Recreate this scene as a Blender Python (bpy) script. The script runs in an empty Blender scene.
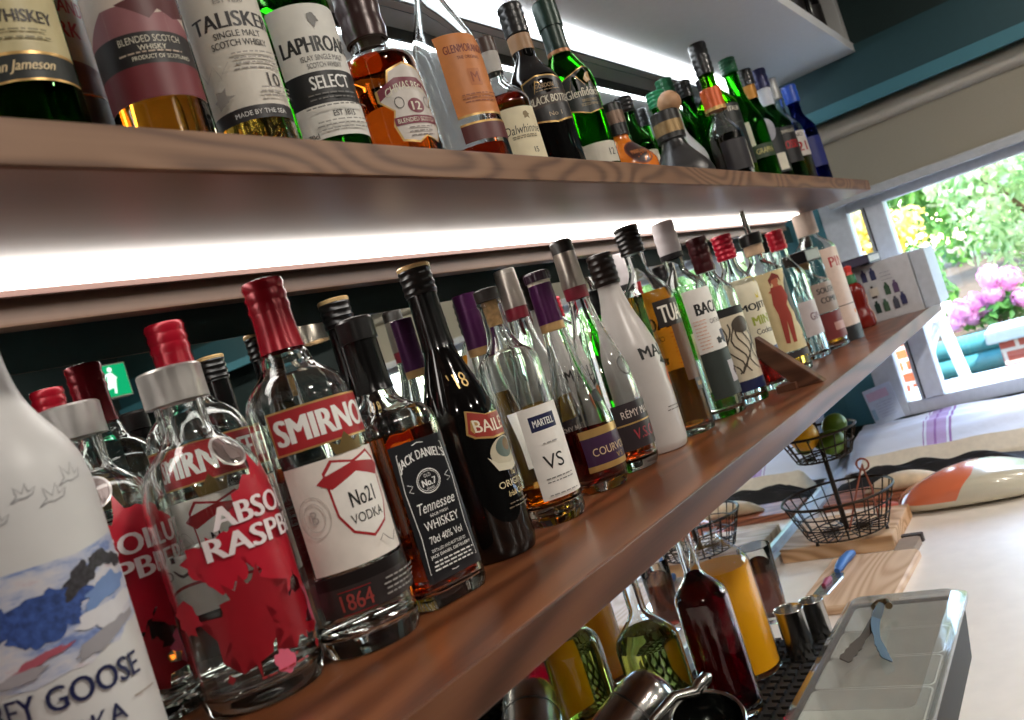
import bpy, bmesh, math, random
from mathutils import Vector, Matrix

C = bpy.context.scene.collection
SC = bpy.context.scene
PI = math.pi
Z0 = 1.29                                   # height of the lower shelf's top above the floor


def lin(c):
    return tuple(((v / 255.0) / 12.92 if v / 255.0 <= 0.04045 else ((v / 255.0 + 0.055) / 1.055) ** 2.4) for v in c) + (1.0,)


# ------------------------------------------------------------------ camera
cd = bpy.data.cameras.new('camera')
cam = bpy.data.objects.new('camera', cd)
C.objects.link(cam)
cd.sensor_width = 36.0
cd.lens = 848.92 / 1024 * 36.0
cd.clip_start = 0.02
rt = Vector((0.54351890, -0.78276801, -0.30308652))
dn = Vector((-0.16015821, 0.25773510, -0.95284939))
fw = Vector((0.82397606, 0.56643345, 0.01471717))
up = -dn
bk = -fw
cam.matrix_world = Matrix(((rt.x, up.x, bk.x, 0.0), (rt.y, up.y, bk.y, -0.68429),
                           (rt.z, up.z, bk.z, 0.16885 + Z0), (0, 0, 0, 1)))
cd.dof.use_dof = True
cd.dof.focus_distance = 0.95
cd.dof.aperture_fstop = 9.0
SC.camera = cam

# ------------------------------------------------------------------ light and exposure
SC.view_settings.view_transform = 'Standard'
SC.view_settings.look = 'None'
SC.view_settings.gamma = 1.0
SC.view_settings.use_curve_mapping = False
SC.view_settings.exposure = 0.2
w = bpy.data.worlds.new('sky')
SC.world = w
w.use_nodes = True
wn = w.node_tree.nodes
wl = w.node_tree.links
sky = wn.new('ShaderNodeTexSky')
sky.sky_type = 'NISHITA'
sky.sun_disc = False
sky.sun_elevation = math.radians(48)
sky.sun_rotation = math.radians(60)
bg = wn['Background']
wl.new(sky.outputs[0], bg.inputs[0])
bg.inputs[1].default_value = 1.9

sun = bpy.data.lights.new('sun', 'SUN')
sun.energy = 13.0
sun.angle = math.radians(1.5)
sun.color = (1.0, 0.95, 0.86)
so = bpy.data.objects.new('sun', sun)
C.objects.link(so)
so.rotation_euler = Vector((0.35, 0.55, -0.78)).to_track_quat('-Z', 'Y').to_euler()

ADDED_LAMPS = [(0.45, -1.25), (1.75, -1.25), (0.45, -2.7), (1.75, -2.7), (-1.2, -1.5)]  # unseen lamps, added to brighten the shelves and counter
for i, (x, y) in enumerate(ADDED_LAMPS):
    l = bpy.data.lights.new('added_room_lamp', 'AREA')
    l.shape = 'DISK'
    l.size = 0.16
    l.energy = 12.0
    l.color = (1.0, 0.92, 0.82)
    o = bpy.data.objects.new('added_room_lamp', l)
    C.objects.link(o)
    o.location = (x, y, 1.08 + Z0)

cy = SC.cycles
cy.max_bounces = 22
cy.transmission_bounces = 20
cy.glossy_bounces = 8
cy.diffuse_bounces = 6
cy.transparent_max_bounces = 16
cy.sample_clamp_indirect = 6.0
cy.use_denoising = True

# ------------------------------------------------------------------ materials
_M = {}


def nt(name):
    m = bpy.data.materials.new(name)
    m.use_nodes = True
    n = m.node_tree.nodes
    return m, n, m.node_tree.links, n['Principled BSDF']


def M(rgb, rough=0.5, metal=0.0, name=None, spec=0.5, var=0.06, scale=60.0, coat=0.0, bump=0.0):
    """plain paint, paper, plastic or metal with a faint procedural mottling"""
    key = (rgb, rough, metal, spec, var, scale, coat, bump)
    if key in _M:
        return _M[key]
    m, n, l, b = nt(name or 'surface')
    tc = n.new('ShaderNodeTexCoord')
    nz = n.new('ShaderNodeTexNoise')
    nz.inputs['Scale'].default_value = scale
    nz.inputs['Detail'].default_value = 3
    l.new(tc.outputs['Object'], nz.inputs['Vector'])
    r = n.new('ShaderNodeValToRGB')
    c = lin(rgb)
    r.color_ramp.elements[0].position = 0.3
    r.color_ramp.elements[1].position = 0.7
    r.color_ramp.elements[0].color = tuple(v * (1 - var) for v in c[:3]) + (1,)
    r.color_ramp.elements[1].color = tuple(min(1, v * (1 + var)) for v in c[:3]) + (1,)
    l.new(nz.outputs[0], r.inputs[0])
    l.new(r.outputs[0], b.inputs['Base Color'])
    b.inputs['Roughness'].default_value = rough
    b.inputs['Metallic'].default_value = metal
    b.inputs['Specular IOR Level'].default_value = spec
    b.inputs['Coat Weight'].default_value = coat
    if bump:
        bp = n.new('ShaderNodeBump')
        bp.inputs['Strength'].default_value = bump
        bp.inputs['Distance'].default_value = 0.002
        l.new(nz.outputs[0], bp.inputs['Height'])
        l.new(bp.outputs[0], b.inputs['Normal'])
    _M[key] = m
    return m


def glass(name, col, ior=1.46, rough=0.0):
    m, n, l, b = nt(name)
    n.remove(b)
    g = n.new('ShaderNodeBsdfGlass')
    g.inputs['Color'].default_value = tuple(col) + (1,)
    g.inputs['IOR'].default_value = ior
    g.inputs['Roughness'].default_value = rough
    l.new(g.outputs[0], n['Material Output'].inputs[0])
    return m


def emit(name, rgb, strength):
    m, n, l, b = nt(name)
    n.remove(b)
    e = n.new('ShaderNodeEmission')
    e.inputs[0].default_value = lin(rgb)
    e.inputs[1].default_value = strength
    l.new(e.outputs[0], n['Material Output'].inputs[0])
    return m


def wood(name, dark, mid, light, along='X', scale=1.0, rough=0.4, rings=1.0, coat=0.0, off=(0, 0, 0), sx=2.0):
    m, n, l, b = nt(name)
    tc = n.new('ShaderNodeTexCoord')
    mp = n.new('ShaderNodeMapping')
    s = {'X': (sx, 9, 9), 'Y': (9, sx, 9), 'Z': (9, 9, sx)}[along]
    mp.inputs['Scale'].default_value = tuple(v * scale for v in s)
    mp.inputs['Location'].default_value = off
    l.new(tc.outputs['Object'], mp.inputs[0])
    n2 = n.new('ShaderNodeTexNoise')
    n2.inputs['Scale'].default_value = 1.0
    n2.inputs['Detail'].default_value = 1.5
    n2.inputs['Roughness'].default_value = 0.4
    l.new(mp.outputs[0], n2.inputs['Vector'])
    k1 = n.new('ShaderNodeMath')
    k1.operation = 'MULTIPLY'
    k1.inputs[1].default_value = 95.0 * rings
    l.new(n2.outputs[0], k1.inputs[0])
    wv = n.new('ShaderNodeMath')
    wv.operation = 'SINE'
    l.new(k1.outputs[0], wv.inputs[0])
    k2 = n.new('ShaderNodeMath')
    k2.operation = 'MULTIPLY_ADD'
    k2.inputs[1].default_value = 0.5
    k2.inputs[2].default_value = 0.5
    l.new(wv.outputs[0], k2.inputs[0])
    fine = n.new('ShaderNodeTexNoise')
    mp2 = n.new('ShaderNodeMapping')
    s2 = {'X': (4, 260, 260), 'Y': (260, 4, 260), 'Z': (260, 260, 4)}[along]
    mp2.inputs['Scale'].default_value = s2
    l.new(tc.outputs['Object'], mp2.inputs[0])
    l.new(mp2.outputs[0], fine.inputs['Vector'])
    fine.inputs['Scale'].default_value = 1.0
    fine.inputs['Detail'].default_value = 2
    mx = n.new('ShaderNodeMath')
    mx.operation = 'MULTIPLY_ADD'
    mx.inputs[1].default_value = 0.35
    l.new(fine.outputs[0], mx.inputs[0])
    mw = n.new('ShaderNodeMath')
    mw.operation = 'MULTIPLY'
    mw.inputs[1].default_value = 0.65
    l.new(k2.outputs[0], mw.inputs[0])
    l.new(mw.outputs[0], mx.inputs[2])
    r = n.new('ShaderNodeValToRGB')
    r.color_ramp.elements[0].position = 0.12
    r.color_ramp.elements[1].position = 0.85
    r.color_ramp.elements[0].color = lin(dark)
    r.color_ramp.elements[1].color = lin(light)
    e = r.color_ramp.elements.new(0.45)
    e.color = lin(mid)
    l.new(mx.outputs[0], r.inputs[0])
    l.new(r.outputs[0], b.inputs['Base Color'])
    b.inputs['Roughness'].default_value = rough
    b.inputs['Coat Weight'].default_value = coat
    b.inputs['Coat Roughness'].default_value = 0.2
    bp = n.new('ShaderNodeBump')
    bp.inputs['Strength'].default_value = 0.12
    bp.inputs['Distance'].default_value = 0.001
    l.new(mx.outputs[0], bp.inputs['Height'])
    l.new(bp.outputs[0], b.inputs['Normal'])
    return m


CLEAR = glass('clear_glass', (0.985, 0.995, 0.99))
CLEARG = glass('clear_glass_green_cast', (0.97, 0.99, 0.982))
GREEN = glass('green_glass', (0.27, 0.68, 0.20))
LIME = glass('yellow_green_glass', (0.42, 0.80, 0.10))
DKGREEN = glass('dark_green_glass', (0.22, 0.46, 0.20))
BROWN = glass('brown_glass', (0.42, 0.18, 0.07))
FROST = M((206, 206, 206), 0.42, spec=0.5, var=0.02, name='frosted_white_glass')
WATER = glass('clear_spirit', (0.985, 0.99, 0.985), 1.36)
AMBER = glass('amber_spirit', (0.97, 0.60, 0.16), 1.36)
GOLD = glass('gold_spirit', (0.98, 0.76, 0.30), 1.36)
RUST = glass('dark_amber_spirit', (0.86, 0.36, 0.10), 1.36)
RUBY = glass('ruby_spirit', (0.55, 0.05, 0.03), 1.36)
DARKLIQ = glass('dark_liquor', (0.20, 0.08, 0.05), 1.36)
BEET = glass('dark_red_cordial', (0.36, 0.006, 0.06), 1.36)
LIMEJ = glass('lime_cordial', (0.92, 0.95, 0.42), 1.36)
COLA = glass('cola', (0.40, 0.15, 0.08), 1.36)
BLUEG = glass('blue_glass', (0.18, 0.24, 0.58))
BLACKGLASS = M((14, 12, 12), 0.06, spec=0.6, var=0.02, name='black_glass')


def schlick(n, l):
    lw = n.new('ShaderNodeLayerWeight')
    lw.inputs[0].default_value = 0.5
    p = n.new('ShaderNodeMath')
    p.operation = 'POWER'
    p.inputs[1].default_value = 3.0
    l.new(lw.outputs['Facing'], p.inputs[0])
    q = n.new('ShaderNodeMath')
    q.operation = 'MULTIPLY_ADD'
    q.inputs[1].default_value = 0.92
    q.inputs[2].default_value = 0.04
    l.new(p.outputs[0], q.inputs[0])
    return q.outputs[0]


def thin_glass(name, tint, milk=0.0, rough=0.0):
    m, n, l, b = nt(name)
    n.remove(b)
    t = n.new('ShaderNodeBsdfTransparent')
    t.inputs[0].default_value = tuple(tint) + (1,)
    g = n.new('ShaderNodeBsdfGlossy')
    g.inputs['Roughness'].default_value = rough
    mx = n.new('ShaderNodeMixShader')
    l.new(schlick(n, l), mx.inputs[0])
    src = t.outputs[0]
    if milk:
        df = n.new('ShaderNodeBsdfDiffuse')
        df.inputs[0].default_value = (0.85, 0.87, 0.86, 1)
        tl = n.new('ShaderNodeBsdfTranslucent')
        tl.inputs[0].default_value = (0.85, 0.87, 0.86, 1)
        m1 = n.new('ShaderNodeMixShader')
        l.new(df.outputs[0], m1.inputs[1])
        l.new(tl.outputs[0], m1.inputs[2])
        m2 = n.new('ShaderNodeMixShader')
        m2.inputs[0].default_value = milk
        l.new(t.outputs[0], m2.inputs[1])
        l.new(m1.outputs[0], m2.inputs[2])
        src = m2.outputs[0]
    l.new(src, mx.inputs[1])
    l.new(g.outputs[0], mx.inputs[2])
    l.new(mx.outputs[0], n['Material Output'].inputs[0])
    return m


THIN = thin_glass('thin_clear_glass', (0.98, 0.99, 0.985))
OJ = None


def make_oj():
    m, n, l, b = nt('orange_juice')
    b.inputs['Base Color'].default_value = lin((255, 184, 16))
    b.inputs['Roughness'].default_value = 0.4
    tr = n.new('ShaderNodeBsdfTranslucent')
    tr.inputs[0].default_value = lin((255, 190, 14))
    mx = n.new('ShaderNodeMixShader')
    mx.inputs[0].default_value = 0.2
    l.new(b.outputs[0], mx.inputs[1])
    l.new(tr.outputs[0], mx.inputs[2])
    l.new(mx.outputs[0], n['Material Output'].inputs[0])
    return m


OJ = make_oj()
RED = M((146, 14, 32), 0.26, 0.25, name='red_foil')
BLACKCAP = M((22, 20, 20), 0.3, name='black_cap')
SILVER = M((190, 186, 182), 0.32, 0.55, name='silver_foil')
CREAM = M((226, 214, 180), 0.6, name='cream_paper')
WHITE = M((232, 228, 222), 0.55, name='white_paper')
BLACK = M((20, 19, 20), 0.5, name='black_ink')
WHITEINK = M((235, 235, 232), 0.5, name='white_ink')
GOLDINK = M((196, 158, 96), 0.35, 0.5, name='gold_ink')
REDINK = M((160, 22, 30), 0.5, name='red_ink')
CORK = M((190, 148, 98), 0.8, var=0.25, scale=220, name='cork')
PURPLE = M((72, 24, 70), 0.3, 0.4, name='purple_foil')
STEEL = M((190, 188, 184), 0.22, 1.0, name='brushed_steel')
WIRE = M((52, 44, 38), 0.45, 0.8, name='dark_wire')
NAVY = M((26, 32, 72), 0.4, name='navy_ink')
BROWNINK = M((86, 40, 28), 0.5, name='brown_ink')
ORANGEP = M((214, 132, 66), 0.5, name='orange_paper')

# ------------------------------------------------------------------ mesh helpers


def link(name, me, parent=None, loc=(0, 0, 0), rz=0.0):
    o = bpy.data.objects.new(name, me)
    C.objects.link(o)
    o.location = loc
    o.rotation_euler = (0, 0, rz)
    if parent:
        o.parent = parent
    return o


def tag(o, label, cat, group=None):
    o['label'] = label
    o['category'] = cat
    if group:
        o['group'] = group
    return o


def thing(name, label, cat, loc, rz=0.0, group=None):
    o = link(name, None, None, (loc[0], loc[1], loc[2] + Z0), rz)
    o.empty_display_size = 0.02
    return tag(o, label, cat, group)


def bm_obj(name, bm, mats, parent=None, loc=(0, 0, 0), rz=0.0, smooth=True, world=False, ang=40):
    me = bpy.data.meshes.new(name)
    bmesh.ops.recalc_face_normals(bm, faces=bm.faces)
    bm.to_mesh(me)
    bm.free()
    if not isinstance(mats, (list, tuple)):
        mats = [mats]
    for m in mats:
        me.materials.append(m)
    if smooth:
        for p in me.polygons:
            p.use_smooth = True
        try:
            me.set_sharp_from_angle(angle=math.radians(ang))
        except Exception:
            pass
    if world:
        loc = (loc[0], loc[1], loc[2] + Z0)
    return link(name, me, parent, loc, rz)


def bx(bm, x0, x1, y0, y1, z0, z1, mi=0, bev=0.0):
    r = bmesh.ops.create_cube(bm, size=1.0)
    vs = r['verts']
    for v in vs:
        v.co = Vector(((x0 + x1) / 2 + v.co.x * (x1 - x0), (y0 + y1) / 2 + v.co.y * (y1 - y0), (z0 + z1) / 2 + v.co.z * (z1 - z0)))
    fs = set(f for v in vs for f in v.link_faces)
    for f in fs:
        f.material_index = mi
    if bev:
        es = list(set(e for v in vs for e in v.link_edges))
        g = bmesh.ops.bevel(bm, geom=es, offset=bev, segments=2, affect='EDGES', profile=0.7)
        for f in g['faces']:
            f.material_index = mi


def box_obj(name, d, mat, parent=None, bev=0.002, world=False, kind=None):
    """box whose object origin is its own centre bottom"""
    x0, x1, y0, y1, z0, z1 = d
    cx, cy_ = (x0 + x1) / 2, (y0 + y1) / 2
    bm = bmesh.new()
    bx(bm, x0 - cx, x1 - cx, y0 - cy_, y1 - cy_, 0, z1 - z0, 0, bev)
    o = bm_obj(name, bm, mat, parent, (cx, cy_, z0), smooth=False, world=world)
    if kind:
        o['kind'] = kind
    return o


def ring_loft(bm, rings, close_a=True, close_b=True, mi=0):
    """rings: list of lists of Vector (same count)"""
    vr = [[bm.verts.new(p) for p in r] for r in rings]
    n = len(vr[0])
    for a, b in zip(vr, vr[1:]):
        for i in range(n):
            f = bm.faces.new((a[i], a[(i + 1) % n], b[(i + 1) % n], b[i]))
            f.material_index = mi
    if close_a:
        f = bm.faces.new(list(reversed(vr[0])))
        f.material_index = mi
    if close_b:
        f = bm.faces.new(vr[-1])
        f.material_index = mi
    return vr


def tube(bm, pts, r, seg=6, mi=0, closed=False):
    pts = [Vector(p) for p in pts]
    n = len(pts)
    rings = []
    ref = Vector((0.13, 0.27, 0.95))
    for i, p in enumerate(pts):
        a = pts[(i - 1) % n] if (closed or i > 0) else p
        b = pts[(i + 1) % n] if (closed or i < n - 1) else p
        t = (b - a).normalized()
        if abs(t.dot(ref)) > 0.95:
            u = t.cross(Vector((1, 0.1, 0))).normalized()
        else:
            u = t.cross(ref).normalized()
        v = t.cross(u)
        rr = r[i] if isinstance(r, (list, tuple)) else r
        rings.append([p + (u * math.cos(2 * PI * k / seg) + v * math.sin(2 * PI * k / seg)) * rr for k in range(seg)])
    if closed:
        vr = [[bm.verts.new(q) for q in g] for g in rings]
        for i in range(n):
            a, b = vr[i], vr[(i + 1) % n]
            for k in range(seg):
                f = bm.faces.new((a[k], a[(k + 1) % seg], b[(k + 1) % seg], b[k]))
                f.material_index = mi
    else:
        ring_loft(bm, rings, True, True, mi)


def lathe_bm(bm, path, seg=40, shape=None, mi=0):
    """revolve (z, r) path about z; r<=0 collapses to a pole"""
    prev = None
    for z, r in path:
        if r <= 1e-6:
            cur = [bm.verts.new((0, 0, z))]
        else:
            cur = []
            for k in range(seg):
                th = 2 * PI * k / seg
                q = shape(th, z, r) if shape else (r * math.sin(th), -r * math.cos(th))
                cur.append(bm.verts.new((q[0], q[1], z)))
        if prev:
            if len(prev) == 1 and len(cur) == 1:
                pass
            elif len(prev) == 1:
                for k in range(seg):
                    bm.faces.new((prev[0], cur[k], cur[(k + 1) % seg])).material_index = mi
            elif len(cur) == 1:
                for k in range(seg):
                    bm.faces.new((prev[k], prev[(k + 1) % seg], cur[0])).material_index = mi
            else:
                for k in range(seg):
                    bm.faces.new((prev[k], prev[(k + 1) % seg], cur[(k + 1) % seg], cur[k])).material_index = mi
        prev = cur


def lathe(name, path, mat, parent=None, loc=(0, 0, 0), seg=40, shape=None, world=False, ang=35):
    bm = bmesh.new()
    lathe_bm(bm, path, seg, shape)
    return bm_obj(name, bm, mat, parent, loc, world=world, ang=ang)


def pchip(pts):
    zs = [p[0] for p in pts]
    rs = [p[1] for p in pts]
    n = len(pts)
    h = [zs[i + 1] - zs[i] for i in range(n - 1)]
    dl = [(rs[i + 1] - rs[i]) / h[i] for i in range(n - 1)]
    m = [0.0] * n
    m[0] = dl[0]
    m[-1] = dl[-1]
    for i in range(1, n - 1):
        if dl[i - 1] * dl[i] <= 0:
            m[i] = 0.0
        else:
            w1 = 2 * h[i] + h[i - 1]
            w2 = h[i] + 2 * h[i - 1]
            m[i] = (w1 + w2) / (w1 / dl[i - 1] + w2 / dl[i])

    def f(z):
        if z <= zs[0]:
            return rs[0]
        if z >= zs[-1]:
            return rs[-1]
        for i in range(n - 1):
            if z <= zs[i + 1]:
                t = (z - zs[i]) / h[i]
                return ((1 + 2 * t) * (1 - t) ** 2 * rs[i] + t * (1 - t) ** 2 * h[i] * m[i]
                        + t * t * (3 - 2 * t) * rs[i + 1] + t * t * (t - 1) * h[i] * m[i + 1])
        return rs[-1]
    return f


# ------------------------------------------------------------------ lettering
_T = {}


def text_mesh(s, bold=0.0):
    key = (s, bold)
    if key in _T:
        return _T[key]
    cu = bpy.data.curves.new('lettering', 'FONT')
    cu.body = s
    cu.size = 1.0
    cu.offset = bold
    cu.resolution_u = 3
    o = bpy.data.objects.new('lettering', cu)
    C.objects.link(o)
    bpy.context.view_layer.update()
    dg = bpy.context.evaluated_depsgraph_get()
    me = bpy.data.meshes.new_from_object(o.evaluated_get(dg))
    vs = [(v.co.x, v.co.y) for v in me.vertices]
    fs = [tuple(p.vertices) for p in me.polygons]
    bpy.data.objects.remove(o)
    bpy.data.curves.remove(cu)
    bpy.data.meshes.remove(me)
    x0 = min(v[0] for v in vs)
    x1 = max(v[0] for v in vs)
    y0 = min(v[1] for v in vs)
    y1 = max(v[1] for v in vs)
    vs = [((v[0] - (x0 + x1) / 2) / max(1e-6, x1 - x0), (v[1] - (y0 + y1) / 2) / max(1e-6, y1 - y0)) for v in vs]
    _T[key] = (vs, fs)
    return _T[key]


def splat(uc, zc, r, rnd, k=26, spike=0.5):
    ps = []
    for i in range(k):
        a = 2 * PI * i / k
        rr = r * (0.62 + rnd.random() * 0.3 + (spike * rnd.random() if i % 3 == 0 else 0))
        ps.append((uc + rr * math.cos(a), zc + rr * math.sin(a) * 1.1))
    return ps


def flat_items(items, conv):
    """conv(u, z, off) -> Vector. returns bmesh and materials. items carry layer numbers as they come"""
    out = bmesh.new()
    mats = []
    lay = 0
    for it in items:
        kind = it[0]
        mat = it[-1]
        if mat not in mats:
            mats.append(mat)
        mi = mats.index(mat)
        lay += 1
        off = 0.00035 + 0.00009 * lay
        b = bmesh.new()
        if kind == 'rect':
            u0, u1, z0, z1 = it[1:5]
            nu = max(1, int(abs(u1 - u0) / 0.004))
            nz_ = max(1, int(abs(z1 - z0) / 0.012))
            g = [[b.verts.new((u0 + (u1 - u0) * i / nu, z0 + (z1 - z0) * j / nz_, 0)) for i in range(nu + 1)] for j in range(nz_ + 1)]
            for j in range(nz_):
                for i in range(nu):
                    b.faces.new((g[j][i], g[j][i + 1], g[j + 1][i + 1], g[j + 1][i]))
        elif kind in ('poly', 'ell', 'ring', 'arc'):
            if kind == 'poly':
                ps = it[1]
                b.faces.new([b.verts.new((p[0], p[1], 0)) for p in ps])
            elif kind == 'ell':
                uc, zc, ru, rz_ = it[1:5]
                b.faces.new([b.verts.new((uc + ru * math.cos(2 * PI * i / 28), zc + rz_ * math.sin(2 * PI * i / 28), 0)) for i in range(28)])
            elif kind == 'ring':
                uc, zc, ru, rz_, tk = it[1:6]
                a = [b.verts.new((uc + ru * math.cos(2 * PI * i / 32), zc + rz_ * math.sin(2 * PI * i / 32), 0)) for i in range(32)]
                c = [b.verts.new((uc + (ru - tk) * math.cos(2 * PI * i / 32), zc + (rz_ - tk) * math.sin(2 * PI * i / 32), 0)) for i in range(32)]
                for i in range(32):
                    j = (i + 1) % 32
                    b.faces.new((a[i], a[j], c[j], c[i]))
            else:                                   # arc: polyline stroke
                ps, tk = it[1], it[2]
                pr_ = None
                for i, p in enumerate(ps):
                    q0 = ps[max(0, i - 1)]
                    q1 = ps[min(len(ps) - 1, i + 1)]
                    d = Vector((q1[0] - q0[0], q1[1] - q0[1]))
                    d.normalize()
                    nn = Vector((-d.y, d.x)) * tk / 2
                    cur = (b.verts.new((p[0] + nn.x, p[1] + nn.y, 0)), b.verts.new((p[0] - nn.x, p[1] - nn.y, 0)))
                    if pr_:
                        b.faces.new((pr_[0], cur[0], cur[1], pr_[1]))
                    pr_ = cur
            bmesh.ops.triangulate(b, faces=[f for f in b.faces if len(f.verts) > 4])
        elif kind == 'text':
            # text, string, uc, zc, w, h, arch, slant, bold
            s, uc, zc, tw, th_, arch, slant, bold = it[1:9]
            vs, fs = text_mesh(s, 0.0)
            shifts = (0.0,) if bold < 0.011 else (-bold * th_ * 0.9, bold * th_ * 0.9)
            if bold > 0.03:
                shifts = (-bold * th_ * 1.1, 0.0, bold * th_ * 1.1)
            for sh_ in shifts:
                vv = []
                for x, y in vs:
                    u = x * tw + y * th_ * slant + sh_
                    z = y * th_ + arch * (x * x * 4)
                    vv.append(b.verts.new((uc + u, zc + z, sh_ * 0.004)))
                for f in fs:
                    try:
                        b.faces.new([vv[i] for i in f])
                    except ValueError:
                        pass
        if kind in ('poly', 'ell', 'text'):
            us = [v.co.x for v in b.verts]
            if us and max(us) - min(us) > 0.006:
                st = 0.005
                k = math.floor(min(us) / st) + 1
                while k * st < max(us):
                    geom = b.verts[:] + b.edges[:] + b.faces[:]
                    bmesh.ops.bisect_plane(b, geom=geom, plane_co=(k * st, 0, 0), plane_no=(1, 0, 0), dist=1e-6)
                    k += 1
        vm = {}
        for v in b.verts:
            vm[v] = out.verts.new(conv(v.co.x, v.co.y, off + v.co.z))
        for f in b.faces:
            try:
                nf = out.faces.new([vm[v] for v in f.verts])
                nf.material_index = mi
            except ValueError:
                pass
        b.free()
    return out, mats


def T(s, uc, zc, tw, th_, mat, arch=0.0, slant=0.0, bold=0.02):
    return ('text', s, uc, zc, tw, th_, arch, slant, bold, mat)


def R(u0, u1, z0, z1, mat):
    return ('rect', u0, u1, z0, z1, mat)


def lines(uc, z0, z1, n, wd, mat, rnd=None):
    """small print: rows of little dashes"""
    its = []
    rnd = rnd or random.Random(int(wd * 1e5) + n)
    for i in range(n):
        z = z0 + (z1 - z0) * (i + 0.5) / n
        u = uc - wd / 2 * (0.8 + 0.2 * rnd.random())
        e = uc + wd / 2 * (0.8 + 0.2 * rnd.random())
        while u < e:
            k = 0.0025 + 0.004 * rnd.random()
            its.append(('rect', u, min(e, u + k), z - 0.0006, z + 0.0006, mat))
            u += k + 0.0012
    return its


# ------------------------------------------------------------------ bottle builder
class Bottle:
    def __init__(s, name, label, cat, loc, prof, face=0.0, n=2.0, zsq=0.0, asp=1.0, seg=44, group=None):
        s.root = thing(name, label, cat, loc, face, group)
        s.prof = prof
        s.S = pchip(prof)
        s.n, s.zsq, s.asp, s.seg = n, zsq, asp, seg
        s.H = prof[-1][0]

    def shape(s, th, z, r):
        sx, cy_ = math.sin(th), math.cos(th)
        asp = 1.0
        if s.n > 2 or s.asp != 1.0:
            t = min(1.0, max(0.0, (z - s.zsq) / 0.03))
            t = t * t * (3 - 2 * t)
            n = s.n + (2.0 - s.n) * t
            asp = s.asp + (1.0 - s.asp) * t
            if n > 2.001:
                r = r * (abs(sx) ** n + abs(cy_) ** n) ** (-1.0 / n)
        return (r * sx, -r * cy_ * asp)

    def zsamples(s, z0, z1):
        zs = [z0]
        pts = [p[0] for p in s.prof]
        for a, b in zip(pts, pts[1:]):
            if b <= z0 or a >= z1:
                continue
            ra, rb = s.S(a), s.S(b)
            k = 1 if abs(ra - rb) < 1e-5 and not (s.n > 2) else max(2, min(7, int(abs(rb - ra) / 0.002) + 2))
            for i in range(1, k + 1):
                z = a + (b - a) * i / k
                if z0 + 1e-6 < z < z1 - 1e-6:
                    zs.append(z)
        zs.append(z1)
        return zs

    def glass(s, mat, thick=0.0026, base=0.007, solid=False, name='glass_body', single=False):
        R0 = s.S(0.004)
        out = [(0.0, 0.0), (0.0, R0 * 0.88), (0.0012, R0 * 0.96)]
        out += [(z, s.S(z)) for z in s.zsamples(0.004, s.H)]
        if single:
            path = out
        elif solid:
            path = out + [(s.H, 0.0)]
        else:
            inn = [(z, max(0.003, s.S(z) - thick)) for z in s.zsamples(base + 0.004, s.H)]
            path = out + list(reversed(inn)) + [(base + 0.001, max(0.003, s.S(base + .004) - thick) * 0.93), (base, max(0.003, s.S(base + .004) - thick) * 0.8), (base + 0.004, 0.0)]
        s.thick, s.base = thick, base
        return lathe(name, path, mat, s.root, seg=s.seg, shape=s.shape)

    def liquid(s, mat, level, gap=0.0002, name='liquid'):
        t = s.thick + gap
        z0 = s.base + 0.0046
        path = [(z0, 0.0), (z0, (s.S(z0) - t) * 0.9)]
        path += [(z, s.S(z) - t) for z in s.zsamples(z0 + 0.002, level)]
        path += [(level, 0.0)]
        return lathe(name, path, mat, s.root, seg=s.seg, shape=s.shape)

    def conv(s, u, z, off):
        r = s.S(z)
        if s.n > 2 and z < s.zsq + 0.02:
            th = math.atan2(u, r)
        else:
            th = u / r
        q = s.shape(th, z, r + off)
        return Vector((q[0], q[1], z))

    def label(s, items, name='label'):
        bm, mats = flat_items(items, s.conv)
        me_o = bm_obj(name, bm, mats, s.root, smooth=True)
        return me_o

    def cap(s, z0, z1, r, mat, name='cap', ribs=0, taper=0.0, dome=0.0012, knurl=0):
        path = [(z0, 0.0), (z0, r)]
        if ribs:
            for i in range(ribs):
                za = z0 + (z1 - z0) * (i + 0.1) / ribs
                zb = z0 + (z1 - z0) * (i + 0.5) / ribs
                zc = z0 + (z1 - z0) * (i + 0.9) / ribs
                path += [(za, r * 0.985), (zb, r * 1.05), (zc, r * 0.985)]
        rt_ = r * (1 - taper)
        path += [(z1 - dome, rt_), (z1 - dome * 0.25, rt_ - dome * 0.6), (z1, rt_ - dome * 1.6), (z1, 0.0)]
        sh = None
        if knurl:
            def sh(th, z, rr):
                k = 1 + 0.022 * math.cos(th * knurl)
                return (rr * k * math.sin(th), -rr * k * math.cos(th))
        return lathe(name, path, mat, s.root, seg=max(s.seg, knurl * 4) if knurl else s.seg, shape=sh)

    def ring(s, z0, z1, r, mat, name='neck_band', r1=None):
        r1 = r1 or r
        ri, ri1 = r - 0.0012, r1 - 0.0012
        path = [(z0, ri), (z0, r), (z1, r1), (z1, ri1), (z0, ri)]
        return lathe(name, path, mat, s.root, seg=s.seg)


def sleeve(b, z0, z1, mat, off=0.0008, name='sleeve'):
    path = [(z0, b.S(z0) - 0.0004)] + [(z, b.S(z) + off) for z in b.zsamples(z0, z1)] + [(z1, b.S(z1) - 0.0004)]
    return lathe(name, path, mat, b.root, seg=b.seg, shape=b.shape)


def P_std(R_, sh0, sh1, nr, H, curve=1.0, nr2=None, taper=0.0):
    """body to sh0, shoulder sh0..sh1, neck to H. curve<1 slopes, >1 rounder"""
    pts = [(0.004, R_ * (1 - taper)), (sh0, R_)]
    for t in (0.2, 0.4, 0.6, 0.8):
        s_ = t * t * (3 - 2 * t)
        s_ = s_ ** curve
        pts.append((sh0 + (sh1 - sh0) * t, R_ + (nr - R_) * s_))
    pts += [(sh1, nr), (H, nr2 or nr)]
    return pts



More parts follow.
